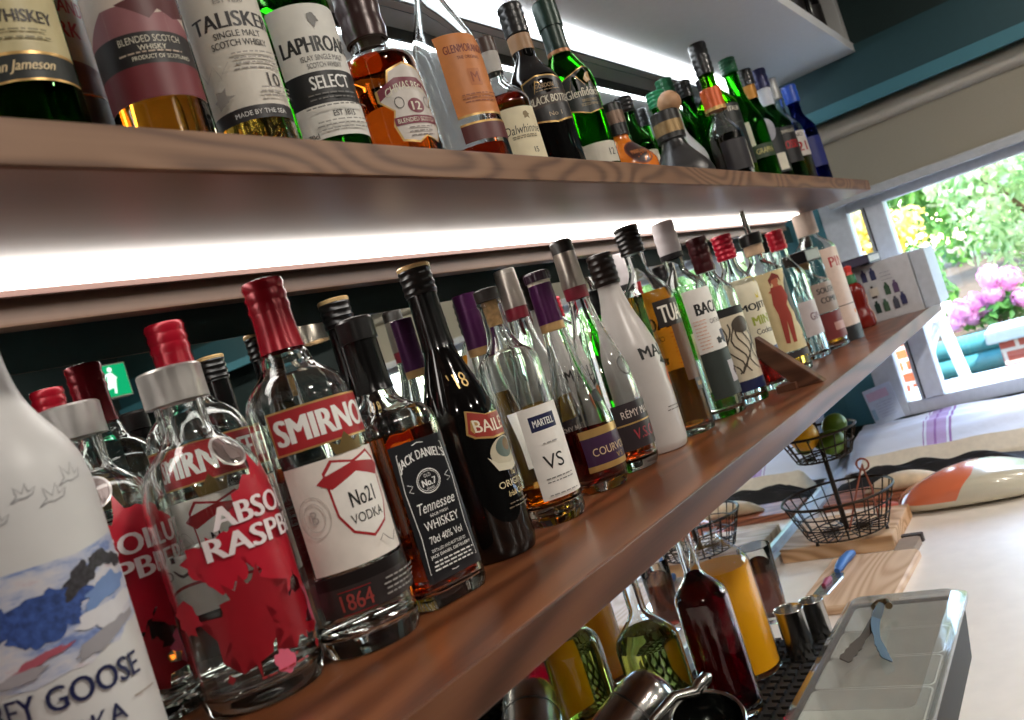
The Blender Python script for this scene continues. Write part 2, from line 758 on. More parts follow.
# ================================================================== THE SETTING
TEAL = M((60, 116, 130), 0.6, name='teal_wall_paint', var=0.03, scale=8)
DGREEN = M((17, 36, 36), 0.65, name='dark_green_wall_paint', var=0.04, scale=6)
FRAMEG = M((206, 212, 220), 0.4, name='grey_window_frame')
TOPW = M((214, 214, 212), 0.45, name='white_shelf_board', var=0.02)
WALNUT = wood('oiled_oak', (86, 46, 26), (112, 64, 37), (132, 80, 48), 'X', 0.7, 0.32, 0.6, 0.15, (0.3, 0.9, 0.4))
OAKEDGE = wood('oak_edge', (88, 58, 38), (120, 86, 61), (132, 98, 72), 'X', 1.0, 0.5, 1.15, 0.0, (0.1, 0.35, 1.1), 3.0)
WALEDGE = wood('oiled_oak_edge', (62, 34, 20), (92, 54, 33), (106, 66, 42), 'X', 0.8, 0.4, 0.6, 0.1, (0.6, 0.35, 0.1), 1.2)
OAK = wood('oak_board', (112, 70, 50), (124, 80, 58), (130, 88, 66), 'X', 0.6, 0.34, 0.3, 0.0, (0.1, 0.35, 1.1))
RAIL = wood('rail_wood', (84, 60, 48), (112, 84, 68), (130, 102, 84), 'X', 0.6, 0.4, 0.4, 0.0, (0.7, 0.1, 0.1))


def struct(name, d, mat, bev=0.0):
    o = box_obj(name, d, mat, None, bev, world=True)
    o['kind'] = 'structure'
    return o


XW = 2.70            # inner face of the end wall
struct('floor', (-2.7, 2.80, -3.8, 0.25, -1.34, -1.29), M((92, 78, 66), 0.5, name='floor_boards', scale=12))
struct('ceiling', (-2.7, 2.80, -3.8, 0.25, 1.15, 1.2), M((34, 48, 48), 0.7, name='ceiling_paint'))
struct('wall_back', (-2.7, 2.80, 0.032, 0.25, -1.29, 1.15), TEAL)
struct('wall_front', (-2.7, 2.80, -3.8, -3.6, -1.29, 1.15), DGREEN)
struct('wall_left', (-2.7, -2.5, -3.6, 0.032, -1.29, 1.15), DGREEN)
WY0, WY1, WZ0, WZ1 = -1.85, -0.10, -0.31, 0.60
bm = bmesh.new()
bx(bm, 0, 0.10, -3.6, 0.032, -1.29, WZ0, 1)
bx(bm, 0, 0.10, -3.6, 0.032, WZ1, 1.15, 1)
bx(bm, 0, 0.10, WY1+0.03, 0.032, WZ0, WZ1)
bx(bm, 0, 0.10, -3.6, WY0, WZ0, WZ1, 1)
o = bm_obj('wall_right', bm, [TEAL, DGREEN], None, (XW, 0, 0), smooth=False, world=True)
o['kind'] = 'structure'
o = struct('trim_1', (2.60, XW, -3.6, 0.032, 0.605, 0.752), M((26, 66, 74), 0.55, name='teal_beam_paint', var=0.03), 0.002)
struct('lit_tone_trim_4', (2.584, 2.5995, -3.6, 0.032, 0.583, 0.620), TEAL, 0.002)  # added strip; its lighter teal stands for window light on the beam
struct('trim_2', (2.66, XW, -3.6, 0.032, 0.752, 1.15), M((18, 44, 44), 0.6, name='dark_teal_fascia'))

# window in the end wall
win = link('window_1', None, None, (XW, -0.1, Z0 + WZ0))
win['kind'] = 'structure'


def wbar(name, y0, y1, z0, z1, x0=0.0, x1=0.06, mat=FRAMEG, bev=0.004):
    bm = bmesh.new()
    bx(bm, x0, x1, y0 + 0.1, y1 + 0.1, z0 - WZ0, z1 - WZ0, 0, bev)
    return bm_obj(name, bm, mat, win, smooth=False)


wbar('frame_jamb', -0.142, -0.065, -0.31, 0.60)
wbar('frame_jamb', -1.85, -1.80, -0.31, 0.60)
wbar('frame_sill', -1.80, -0.142, -0.31, -0.27)
wbar('frame_head', -1.80, -0.142, 0.318, 0.60)
wbar('mullion', -0.246, -0.192, -0.27, 0.32, -0.006, 0.07)
wbar('sash', -0.1922, -0.181, -0.27, 0.32, 0.0, 0.06, M((232, 236, 240), 0.4, name='white_sash'))
wbar('rubber_seal', -0.1955, -0.192, -0.268, 0.318, -0.010, 0.0, M((40, 42, 46), 0.5, name='black_seal'), 0)
wbar('outer_ledge', -1.85, -0.10, -0.325, -0.285, 0.06, 0.36, M((226, 236, 238), 0.5, name='white_ledge'))
PANE = None


def make_pane():
    m, n, l, b = nt('window_pane')
    n.remove(b)
    t = n.new('ShaderNodeBsdfTransparent')
    t.inputs[0].default_value = (0.97, 0.985, 0.98, 1)
    g = n.new('ShaderNodeBsdfGlossy')
    g.inputs['Roughness'].default_value = 0.0
    mx = n.new('ShaderNodeMixShader')
    l.new(schlick(n, l), mx.inputs[0])
    l.new(t.outputs[0], mx.inputs[1])
    l.new(g.outputs[0], mx.inputs[2])
    l.new(mx.outputs[0], n['Material Output'].inputs[0])
    return m


PANE = make_pane()
wbar('pane', -0.140, -0.183, -0.275, 0.325, 0.03, 0.036, PANE, 0)
wbar('pane', -1.81, -0.24, -0.275, 0.325, 0.03, 0.036, PANE, 0)

# roller blind
def blindmat():
    m = M((176, 170, 154), 0.85, name='blind_fabric', var=0.04, scale=300).copy()
    n = m.node_tree.nodes
    l = m.node_tree.links
    tr = n.new('ShaderNodeBsdfTranslucent')
    tr.inputs[0].default_value = lin((190, 182, 160))
    mx = n.new('ShaderNodeMixShader')
    mx.inputs[0].default_value = 0.35
    l.new(n['Principled BSDF'].outputs[0], mx.inputs[1])
    l.new(tr.outputs[0], mx.inputs[2])
    l.new(mx.outputs[0], n['Material Output'].inputs[0])
    return m


t = thing('roller_blind', 'beige grey roller blind drawn part way down over the window', 'blind', (2.665, -0.98, 0.345))
BL = blindmat()
bm = bmesh.new()
NB = 40
fr = [[], []]
for i in range(NB + 1):
    y = -0.86 + 1.72 * i / NB
    x = 0.006 * math.sin(y * 9) * 0.4
    for s_ in (0, 1):
        fr[s_].append([bm.verts.new((x + 0.0015 * (s_ * 2 - 1), y, z)) for z in (0.02, 0.10, 0.19)])
for s_ in (0, 1):
    for a, b_ in zip(fr[s_], fr[s_][1:]):
        for k in range(2):
            bm.faces.new((a[k], b_[k], b_[k + 1], a[k + 1]))
bm_obj('fabric', bm, BL, t)
bm = bmesh.new()
tube(bm, [(0.0, -0.87, 0.218), (0.0, 0.87, 0.218)], 0.032, 20)
bm_obj('roll', bm, M((188, 182, 168), 0.8, name='blind_roll', var=0.04, scale=200), t)
bm = bmesh.new()
bx(bm, -0.012, 0.012, -0.87, 0.87, -0.002, 0.024, 0, 0.005)
bm_obj('bottom_bar', bm, M((178, 182, 186), 0.4, name='blind_bar'), t, smooth=False)

# mirror behind the shelves
t = thing('wall_mirror', 'wall mirror behind the lower bottles and the counter, reflecting the room', 'mirror', (0.92, 0.032, -0.36))
m_, n_, l_, b_ = nt('mirror_silver')
b_.inputs['Base Color'].default_value = (0.86, 0.89, 0.88, 1)
b_.inputs['Metallic'].default_value = 1.0
b_.inputs['Roughness'].default_value = 0.0
bm = bmesh.new()
bx(bm, -1.5, 1.77, -0.007, 0.0, 0.0, 0.650)
bm_obj('mirror_sheet', bm, m_, t, smooth=False)
bm = bmesh.new()
bx(bm, -1.5, 1.77, -0.012, 0.0, -0.012, -0.0002, 0, 0.001)
bm_obj('bottom_channel', bm, M((206, 216, 224), 0.3, 0.6, name='mirror_channel'), t, smooth=False)


t = thing('wall_mirror', 'mirror strip behind the whiskies, between the oak shelf and the white top shelf', 'mirror', (0.92, 0.032, 0.3672))
bm = bmesh.new()
bx(bm, -1.5, 1.77, -0.007, 0.0, 0.0, 0.3636)
bm_obj('mirror_sheet', bm, m_, t, smooth=False)
struct('reflection_trim_3', (-0.58, 2.69, 0.026, 0.032, 0.2904, 0.3405), M((34, 66, 66), 0.6, name='dark_green_reflection'))  # added strip coloured like the dark room's reflection, where the mirror is cut short


# ================================================================== SHELVES
def shelf(name, label, x0, x1, y0, y1, z0, z1, mat, bev=0.0015, edge=None):
    t = thing(name, label, 'shelf', ((x0 + x1) / 2, (y0 + y1) / 2, z0))
    bm = bmesh.new()
    hx, hy = (x1 - x0) / 2, (y1 - y0) / 2
    bx(bm, -hx, hx, -hy, hy, 0, z1 - z0, 0, bev)
    bm_obj('board', bm, mat, t, smooth=False)
    if edge:
        bm = bmesh.new()
        bx(bm, -hx, hx, -hy - 0.003, -hy - 0.0001, 0.0004, z1 - z0 - 0.0002, 0, 0.0012)
        bm_obj('edge_strip', bm, edge, t, smooth=False)
    return t


LED = emit('led_diffuser', (255, 249, 241), 7.0)
LEDW = emit('led_diffuser_cool', (244, 250, 255), 10.0)
ALU = M((150, 120, 104), 0.4, 0.5, name='led_channel')


def led(label, x0, x1, yc, zt, mat, wdt=0.034, chan=ALU, lip=0.004):
    t = thing('led_strip', label, 'light', ((x0 + x1) / 2, yc, zt - 0.009))
    h = (x1 - x0) / 2
    bm = bmesh.new()
    bx(bm, -h, h, wdt / 2, wdt / 2 + 0.005, -lip, 0.0088)
    bx(bm, -h, h, -wdt / 2 + 0.006, wdt / 2, 0.0070, 0.0088)
    bm_obj('channel', bm, chan, t, smooth=False)
    bm = bmesh.new()
    bx(bm, -h + .002, h - .002, -wdt / 2 + 0.0004, wdt / 2 - 0.0004, 0.000, 0.0087, 0, 0.003)
    bm_obj('diffuser', bm, mat, t, smooth=False)


shelf('wooden_shelf', 'long oiled brown wooden shelf carrying the lower row of bottles', -0.5, 2.68, -0.309, 0.0245, -0.030, 0.0, WALNUT, edge=WALEDGE)
shelf('wooden_shelf', 'oak shelf above the lower bottles, with whisky bottles on top', -0.5, 2.40, -0.276, 0.0245, 0.341, 0.367, OAK, edge=OAKEDGE)
led('glowing white light strip under the oak whisky shelf', -0.4, 2.30, -0.096, 0.341, LED, 0.036, M((92, 60, 50), 0.5, name='brown_channel'), 0.004)
t = thing('shelf_rail', 'brown wooden rail fixed under the back of the oak whisky shelf', 'rail', (0.95, -0.016, 0.311))
bm = bmesh.new()
bx(bm, -1.40, 1.40, -0.041, -0.021, 0.0, 0.0299, 0, 0.002)
bm_obj('rail_board', bm, RAIL, t, smooth=False)

ts = shelf('white_shelf', 'white shelf at the top, lit from beneath and open above', -0.5, 2.69, -0.315, 0.0245, 0.731, 0.757, TOPW)
bm = bmesh.new()
bx(bm, -0.024, 0.024, -0.160, 0.165, 0.0, 0.33, 0, 0.002)
bm_obj('panel', bm, TOPW, thing('end_panel', 'white upright panel at the window end of the top shelf', 'panel', (2.630, -0.143, 0.7572)), smooth=False)
led('white light strip under the white top shelf behind the whiskies', -0.4, 2.55, -0.036, 0.731, LEDW, 0.030, M((96, 98, 96), 0.4, 0.5, name='led_channel_grey'), 0.010)

# counter
t = thing('bar_counter', 'white worktop under the shelves with chopping boards and garnishes on it', 'counter', (1.1, -0.34, -0.43))
CT = M((238, 231, 224), 0.4, name='white_worktop', var=0.03, scale=30)
bm = bmesh.new()
bx(bm, -1.6, 1.598, -0.34, 0.366, 0.0, 0.04, 0, 0.003)
bm_obj('worktop', bm, CT, t, smooth=False)
bm = bmesh.new()
bx(bm, -1.6, 1.598, 0.340, 0.3715, 0.0402, 0.0575, 0, 0.002)
bm_obj('upstand', bm, M((206, 204, 202), 0.4, name='white_upstand'), t, smooth=False)
bm = bmesh.new()
bx(bm, -1.55, 1.55, -0.30, 0.366, -0.859, -0.0005)
bm_obj('cupboard_front', bm, M((40, 56, 60), 0.5, name='counter_front_paint'), t, smooth=False)

# ceiling lamps added unseen behind the viewer for room light; exit sign and pendant seen in the mirror
for i, (x, y) in enumerate(ADDED_LAMPS):
    t = thing('added_ceiling_light', 'round recessed ceiling light in the room behind the viewer', 'lamp', (x, y, 1.12), 0, 'ceiling lights of the room')
    lathe('trim_ring', [(0.0, 0.085), (-0.006, 0.105), (0.0, 0.12), (0.02, 0.12), (0.02, 0.085), (0.0, 0.085)], M((220, 220, 216), 0.4), t)
    lathe('lens', [(0.012, 0.0), (0.012, 0.084), (0.018, 0.084), (0.018, 0.0)], emit('added_lamp_lens', (255, 236, 210), 4.0), t)

t = thing('exit_sign', 'green lit exit sign with a white running figure, seen in the mirror', 'sign', (1.85, -2.42, 0.548))
bm = bmesh.new()
bx(bm, -0.10, 0.10, -0.02, 0.018, 0.0, 0.135, 0, 0.003)
bm_obj('housing', bm, M((190, 170, 160), 0.5), t, smooth=False)
bm = bmesh.new()
tube(bm, [(0, 0, 0.135), (0, 0, 0.602)], 0.006, 8)
bm_obj('hanger', bm, M((120, 120, 118), 0.4, 0.6), t)
EG = emit('exit_green', (20, 176, 112), 1.0)
EW = emit('exit_white', (225, 255, 240), 1.6)


def exconv(u, z, off):
    return Vector((u, 0.0185 + off, z))


man = [R(-0.096, 0.096, 0.004, 0.131, EG), ('ell', 0.030, 0.112, 0.010, 0.010, EW),
       ('poly', [(0.022, 0.100), (0.004, 0.094), (-0.006, 0.074), (0.0, 0.072), (0.008, 0.086), (0.014, 0.088), (0.006, 0.062), (-0.006, 0.044), (-0.022, 0.036), (-0.020, 0.028), (0.004, 0.034), (0.018, 0.056), (0.028, 0.040), (0.026, 0.016), (0.035, 0.016), (0.040, 0.044), (0.028, 0.068), (0.032, 0.082), (0.046, 0.070), (0.052, 0.076), (0.036, 0.098)], EW),
       R(-0.068, -0.060, 0.045, 0.115, EW), ('poly', [(-0.082, 0.05), (-0.064, 0.022), (-0.046, 0.05)], EW)]
bm, mats = flat_items(man, exconv)
bm_obj('sign_face', bm, mats, t)

t = thing('pendant_lamp', 'grey metal pendant lamp hanging in the room, seen in the mirror', 'lamp', (2.36, -1.75, 0.52))
lathe('shade', [(0.0, 0.075), (0.06, 0.07), (0.13, 0.045), (0.18, 0.022), (0.20, 0.02), (0.20, 0.0), (0.198, 0.0), (0.196, 0.016), (0.178, 0.019), (0.128, 0.042), (0.058, 0.067), (0.0, 0.072), (0.0, 0.075)], M((158, 150, 140), 0.25, 0.9), t)
lathe('bulb', [(0.01, 0.0), (0.015, 0.02), (0.04, 0.03), (0.08, 0.02), (0.10, 0.012), (0.10, 0.0)], emit('warm_bulb', (255, 214, 160), 14.0), t)
bm = bmesh.new()
tube(bm, [(0, 0, 0.2), (0, 0, 0.67)], 0.004, 6)
bm_obj('cord', bm, BLACK, t)

# ================================================================== LOWER SHELF BOTTLES
GL = 'bottles along the lower shelf'
GB = 'spare bottles at the back of the lower shelf'
rnd = random.Random(4)
CRIM = M((178, 14, 40), 0.4, name='crimson_print')
DCRIM = M((140, 8, 26), 0.4, name='dark_crimson_print')
PINK = M((214, 98, 124), 0.45, name='pink_print')


def raspberry(label, loc, face, group, seed):
    b = Bottle('vodka_bottle', label, 'bottle', loc,
               [(0.004, 0.0435), (0.012, 0.0452), (0.135, 0.0452), (0.150, 0.0446), (0.165, 0.0420), (0.178, 0.0365), (0.188, 0.0275), (0.196, 0.0200), (0.205, 0.0178), (0.222, 0.0178), (0.224, 0.0205), (0.228, 0.0205)], face, seg=56, group=group)
    b.glass(CLEAR, 0.0034, 0.012)
    b.liquid(WATER, 0.118)
    b.cap(0.2225, 0.249, 0.0232, SILVER, 'screw_cap', dome=0.002)
    r = random.Random(seed)
    its = [('poly', splat(-0.044, 0.108, 0.013, r), CRIM), ('poly', splat(0.022, 0.124, 0.040, r, 44, 0.3), CRIM), ('poly', splat(-0.030, 0.104, 0.020, r, 30, 0.4), CRIM), ('poly', splat(-0.004, 0.118, 0.022, r), CRIM),
           ('poly', splat(0.040, 0.090, 0.026, r, 36), CRIM), ('poly', splat(0.006, 0.088, 0.020, r, 30, 0.3), CRIM),
           ('poly', splat(-0.020, 0.062, 0.029, r, 45, 0.55), DCRIM), ('poly', splat(0.008, 0.052, 0.017, r, 30, 0.8), DCRIM), ('poly', [(-0.03, 0.045), (-0.027, 0.020), (-0.024, 0.044)], DCRIM), ('poly', [(0.0, 0.05), (0.018, 0.034), (0.044, 0.036), (0.02, 0.042)], DCRIM),
           ('poly', splat(-0.010, 0.026, 0.0095, r, 24, 0.2), PINK), ('poly', splat(0.040, 0.052, 0.016, r, 24, 0.4), PINK),
           ('poly', splat(-0.066, 0.075, 0.012, r), CRIM), ('poly', splat(0.082, 0.09, 0.028, r), CRIM)]
    for k in range(9):
        its.append(('poly', splat(-0.05 + 0.1 * r.random(), 0.025 + 0.04 * r.random(), 0.0015 + 0.0022 * r.random(), r, 12), DCRIM))
    WS = M((232, 220, 222), 0.5, name='white_print')
    its += [T('ABSOLUT', 0.020, 0.1345, 0.098, 0.0155, WS, bold=0.05), T('RASPBERRI', 0.020, 0.1155, 0.116, 0.0155, WS, bold=0.05)]
    its += lines(-0.01, 0.020, 0.023, 1, 0.04, REDINK)
    b.label(its, 'print')
    MED = M((176, 160, 158), 0.35, 0.5)
    b.label([('ell', 0.004, 0.178, 0.0135, 0.0125, MED), ('ring', 0.004, 0.178, 0.0135, 0.0125, 0.0016, SILVER),
             ('poly', [(0.0, 0.171), (0.009, 0.171), (0.008, 0.177), (0.0065, 0.182), (0.0025, 0.183), (-0.0005, 0.179)], M((120, 104, 100), 0.4, 0.4))], 'medallion')
    return b


raspberry('clear vodka bottle with silver cap and crimson splash print, second from the left', (0.378, -0.127, 0), 0.0, GL, 3)
raspberry('crimson splashed vodka bottle half hidden between the frosted and the silver capped bottles', (0.350, -0.030, 0), -0.62, GB, 8)

# frosted bottle at the far left
b = Bottle('vodka_bottle', 'tall frosted white vodka bottle with geese, cropped at the left edge', 'bottle', (0.246, -0.135, 0),
           [(0.004, 0.043), (0.012, 0.0445), (0.182, 0.0445), (0.200, 0.0425), (0.217, 0.0365), (0.230, 0.0285), (0.244, 0.0215), (0.258, 0.0178), (0.275, 0.0160), (0.325, 0.0148)], -0.35, seg=56, group=GL)
b.glass(FROST, solid=True, name='frosted_glass_body')
b.cap(0.310, 0.338, 0.0165, M((214, 214, 214), 0.3, 0.5), 'stopper')
def shiftz(q, dz):
    q = list(q)
    if q[0] == 'poly':
        q[1] = [(u, z + dz) for u, z in q[1]]
    elif q[0] == 'arc':
        q[1] = [(u, z + dz) for u, z in q[1]]
    elif q[0] == 'text':
        q[3] += dz
    elif q[0] == 'rect':
        q[3] += dz
        q[4] += dz
    else:
        q[2] += dz
    return tuple(q)




def paintmat():
    m, n, l, b_ = nt('painted_scene')
    tc = n.new('ShaderNodeTexCoord')
    mp = n.new('ShaderNodeMapping')
    mp.inputs['Scale'].default_value = (22, 22, 60)
    mp.inputs['Rotation'].default_value = (0.0, 0.35, 0.0)
    l.new(tc.outputs['Object'], mp.inputs[0])
    nz = n.new('ShaderNodeTexNoise')
    nz.inputs['Scale'].default_value = 1.0
    nz.inputs['Detail'].default_value = 6
    nz.inputs['Roughness'].default_value = 0.65
    l.new(mp.outputs[0], nz.inputs['Vector'])
    r = n.new('ShaderNodeValToRGB')
    el = r.color_ramp.elements
    el[0].position = 0.30
    el[0].color = lin((70, 86, 140))
    el[1].position = 0.70
    el[1].color = lin((150, 150, 160))
    for p, q in ((0.40, (120, 140, 190)), (0.48, (180, 186, 206)), (0.58, (204, 202, 208)), (0.64, (196, 180, 190))):
        x = el.new(p)
        x.color = lin(q)
    l.new(nz.outputs[0], r.inputs[0])
    l.new(r.outputs[0], b_.inputs['Base Color'])
    b_.inputs['Roughness'].default_value = 0.45
    return m


PAINT = paintmat()
BLU0 = M((52, 78, 142), 0.5, var=0.45, scale=260)
PEAK = M((52, 50, 56), 0.5, var=0.6, scale=320)


def blob(uc, zc, ru, rz_, rot, seed, k=44):
    r = random.Random(seed * 7 + 1)
    ph = [r.uniform(0, 6.28) for _ in range(4)]
    out = []
    for i in range(k):
        a = 2 * PI * i / k
        m = 1 + 0.16 * math.sin(3 * a + ph[0]) + 0.12 * math.sin(5 * a + ph[1]) + 0.09 * math.sin(9 * a + ph[2]) + r.uniform(-0.09, 0.09)
        x, y = ru * m * math.cos(a), rz_ * m * math.sin(a)
        out.append((uc + x * math.cos(rot) - y * math.sin(rot), zc + x * math.sin(rot) + y * math.cos(rot)))
    return out

BLU = M((52, 84, 150), 0.5)
its = [('poly', [(-0.055, 0.118), (-0.02, 0.121), (0.02, 0.120), (0.056, 0.126), (0.056, 0.074), (0.048, 0.070), (0.040, 0.071), (0.03, 0.063), (0.02, 0.064), (0.01, 0.058), (0.0, 0.059), (-0.02, 0.056), (-0.055, 0.060)], PAINT),
       ('poly', blob(-0.030, 0.095, 0.026, 0.010, 0.1, 1), BLU0), ('poly', blob(0.002, 0.095, 0.017, 0.011, -0.1, 2), BLU0), ('poly', blob(-0.008, 0.086, 0.016, 0.008, 0.2, 3), BLU0),
       ('poly', blob(0.018, 0.106, 0.013, 0.006, 0.5, 4), PEAK), ('poly', blob(0.036, 0.112, 0.011, 0.0045, -0.2, 5), PEAK), ('poly', blob(0.048, 0.109, 0.007, 0.004, -0.3, 6), PEAK),
       ('poly', blob(0.032, 0.095, 0.017, 0.006, 0.25, 7), M((112, 140, 190), 0.5)), ('poly', blob(0.030, 0.082, 0.022, 0.006, 0.15, 8), M((206, 206, 212), 0.5)),
       ('poly', blob(-0.014, 0.0705, 0.016, 0.0025, 0.2, 9), M((170, 84, 100), 0.5)), ('poly', blob(0.024, 0.070, 0.022, 0.0045, 0.3, 10), M((150, 148, 154), 0.5)), ('poly', blob(-0.03, 0.064, 0.02, 0.003, 0.1, 11), M((158, 154, 160), 0.5)),
       T('GREY GOOSE', -0.012, 0.0475, 0.098, 0.0135, NAVY, bold=0.03), T('VODKA', -0.006, 0.0265, 0.052, 0.0105, NAVY, bold=0.015),
       R(0.027, 0.046, 0.0295, 0.0301, M((120, 100, 80), 0.5))]
its = [shiftz(q, 0.026) for q in its]
b.label(its, 'label')
GR = M((138, 138, 142), 0.5)
its = []
for (u, z, sc) in [(0.002, 0.150, 0.9), (0.017, 0.144, 1.1), (0.031, 0.153, 1.2), (-0.014, 0.139, 0.9), (-0.030, 0.150, 1.0)]:
    k = 0.008 * sc
    pts = [(-1.0, -0.3), (-0.5, 0.1), (-0.6, 0.9), (-0.1, 0.25), (0.3, 1.0), (0.35, 0.25), (0.95, 0.55), (0.6, 0.0), (0.0, -0.15), (-0.4, -0.1), (-1.0, -0.3)]
    its.append(('arc', [(u + x * k, z + y * k) for x, y in pts], 0.0006, GR))
its = [shiftz(q, 0.036) for q in its]
b.label(its, 'geese_print')


def smirnoff(label, loc, face, group, liq=0.06):
    b = Bottle('vodka_bottle', label, 'bottle', loc,
               [(0.004, 0.0395), (0.012, 0.0412), (0.12, 0.0420), (0.182, 0.0425), (0.198, 0.0422), (0.209, 0.0388), (0.217, 0.0325), (0.224, 0.0245), (0.230, 0.0205), (0.236, 0.0195), (0.240, 0.0172), (0.262, 0.0152), (0.296, 0.0140)], face, seg=56, group=group)
    b.glass(CLEAR, 0.003, 0.014)
    b.liquid(WATER, liq)
    b.cap(0.272, 0.300, 0.0162, RED, 'screw_cap', ribs=3, dome=0.002)
    sleeve(b, 0.241, 0.2725, RED, 0.0011, 'neck_sleeve')
    WB = M((226, 218, 210), 0.5, name='pearl_paper')
    SB = M((74, 66, 66), 0.28, 0.6, name='dark_band')
    its = [R(-0.054, 0.054, 0.066, 0.150, WB),
           R(-0.055, 0.055, 0.1605, 0.1945, GOLDINK), R(-0.0535, 0.0535, 0.162, 0.193, REDINK),
           T('SMIRNOFF', 0.0, 0.1775, 0.100, 0.020, WHITEINK, bold=0.05)]
    # shield
    sh_ = [(-0.026, 0.140), (-0.018, 0.148), (0.0, 0.143), (0.018, 0.148), (0.026, 0.140), (0.024, 0.105), (0.016, 0.090), (0.0, 0.082), (-0.016, 0.090), (-0.024, 0.105)]
    its += [('poly', sh_, REDINK), ('poly', [(x * 0.93, 0.115 + (z - 0.115) * 0.93) for x, z in sh_], WHITE),
            ('poly', [(-0.026, 0.137), (-0.032, 0.133), (-0.022, 0.126), (0.0, 0.134), (0.022, 0.126), (0.032, 0.133), (0.026, 0.137), (0.0, 0.142)], REDINK),
            T('No21', 0.0, 0.1145, 0.023, 0.0125, BLACK, bold=0.02), T('VODKA', 0.0, 0.0995, 0.030, 0.0075, BLACK, bold=0.01),
            ('poly', [(-0.012, 0.150), (-0.015, 0.161), (-0.007, 0.157), (0.0, 0.166), (0.007, 0.157), (0.015, 0.161), (0.012, 0.150)], M((112, 92, 52), 0.4, 0.4)),
            ('ring', -0.04, 0.11, 0.012, 0.016, 0.0007, M((196, 188, 182), 0.5)), ('ring', -0.04, 0.11, 0.008, 0.011, 0.0007, M((196, 188, 182), 0.5)),
            T('B', -0.04, 0.11, 0.005, 0.010, M((170, 160, 156), 0.5), bold=0.0),
            R(-0.056, 0.056, 0.033, 0.064, SB), R(-0.056, 0.056, 0.0545, 0.0635, M((40, 34, 34), 0.3, 0.4)),
            T('1864', -0.028, 0.0425, 0.024, 0.0125, M((150, 60, 56), 0.4), bold=0.02), R(-0.0405, -0.0155, 0.0335, 0.0340, REDINK), R(-0.0405, -0.0155, 0.0508, 0.0513, REDINK)]
    its += lines(0.016, 0.036, 0.052, 4, 0.05, M((150, 146, 142), 0.5))
    its += [('arc', [(0.0 + 0.004 * i, 0.078 + 0.004 * math.sin(i * 1.7)) for i in range(9)], 0.0007, M((120, 112, 108), 0.5))]
    b.label(its, 'label')
    its2 = [T('1864', -0.010, 0.247, 0.013, 0.0035, GOLDINK, bold=0.0), ('ring', 0, 0.259, 0.007, 0.007, 0.0006, DCRIM)]
    return b


smirnoff('clear vodka bottle with red cap and full red banner, beside the black whiskey bottle', (0.461, -0.158, 0), -0.10, GL)
smirnoff('red capped clear vodka bottle behind the silver capped crimson one', (0.442, -0.045, 0), -0.62, GB, 0.15)

# square black label whiskey
b = Bottle('whiskey_bottle', 'square whiskey bottle with black label and black cap', 'bottle', (0.5455, -0.160, 0),
           [(0.004, 0.0335), (0.010, 0.0348), (0.150, 0.0348), (0.160, 0.0340), (0.167, 0.0310), (0.173, 0.0235), (0.183, 0.0175), (0.200, 0.0145), (0.252, 0.0138)], -0.20, 7.0, 0.155, seg=64, group=GL)
b.glass(CLEAR, 0.003, 0.011)
b.liquid(RUST, 0.150)
b.cap(0.236, 0.257, 0.0168, BLACKCAP, 'screw_cap', knurl=0, dome=0.003)
sleeve(b, 0.190, 0.2365, M((16, 15, 15), 0.18, name='black_neck_film'), 0.0014, 'neck_sleeve')
JB = M((26, 26, 30), 0.32, name='black_label_paper', coat=0.2)
its = [R(-0.0305, 0.0305, 0.022, 0.140, JB),
       ('arc', [(-0.024, 0.132), (0.0, 0.1375), (0.024, 0.132), (0.0262, 0.10), (0.024, 0.06), (0.026, 0.030), (0.0, 0.026), (-0.026, 0.030), (-0.024, 0.06), (-0.0262, 0.10), (-0.024, 0.132)], 0.0007, WHITEINK),
       T("JACK DANIEL'S", 0.0, 0.1265, 0.049, 0.0105, WHITEINK, arch=-0.0055, bold=0.02),
       ('ring', 0.0, 0.1035, 0.0125, 0.0105, 0.0008, WHITEINK), ('ring', 0.0, 0.1035, 0.0108, 0.0088, 0.0004, WHITEINK),
       T('OLD', 0.0, 0.1085, 0.007, 0.0030, WHITEINK, bold=0.01), T('No.7', 0.0, 0.1025, 0.0145, 0.0058, WHITEINK, bold=0.04), T('BRAND', 0.0, 0.0972, 0.008, 0.0022, WHITEINK, bold=0.01),
       ('arc', [(-0.022, 0.106), (-0.017, 0.1035), (-0.022, 0.100), (-0.018, 0.098)], 0.0006, WHITEINK), ('arc', [(0.022, 0.106), (0.017, 0.1035), (0.022, 0.100), (0.018, 0.098)], 0.0006, WHITEINK),
       T('Tennessee', 0.0, 0.0835, 0.040, 0.0090, WHITEINK, slant=0.25, bold=0.01), T('SOUR MASH', 0.0, 0.0755, 0.019, 0.0025, WHITEINK, bold=0.01),
       T('WHISKEY', 0.0, 0.0680, 0.036, 0.0075, WHITEINK, bold=0.01), T('70cl 40% Vol', 0.0, 0.0560, 0.034, 0.0062, WHITEINK, bold=0.01),
       T('DISTILLED AND BOTTLED BY', 0.0, 0.0475, 0.036, 0.0026, WHITEINK, bold=0.01), T('JACK DANIEL DISTILLERY', 0.0, 0.0425, 0.042, 0.0034, WHITEINK, bold=0.02)]
its += lines(0.0, 0.030, 0.040, 3, 0.044, WHITEINK)
b.label(its, 'label')


def jdside(u, z, off):
    return Vector((-0.0348 - off, u, z))


its = [R(-0.022, 0.022, 0.022, 0.140, JB), ('rect', -0.0205, -0.0198, 0.03, 0.135, WHITEINK)]
its += lines(0.002, 0.04, 0.13, 12, 0.03, M((170, 170, 170), 0.5))
bm, mats = flat_items(its, jdside)
bm_obj('side_label', bm, mats, b.root)


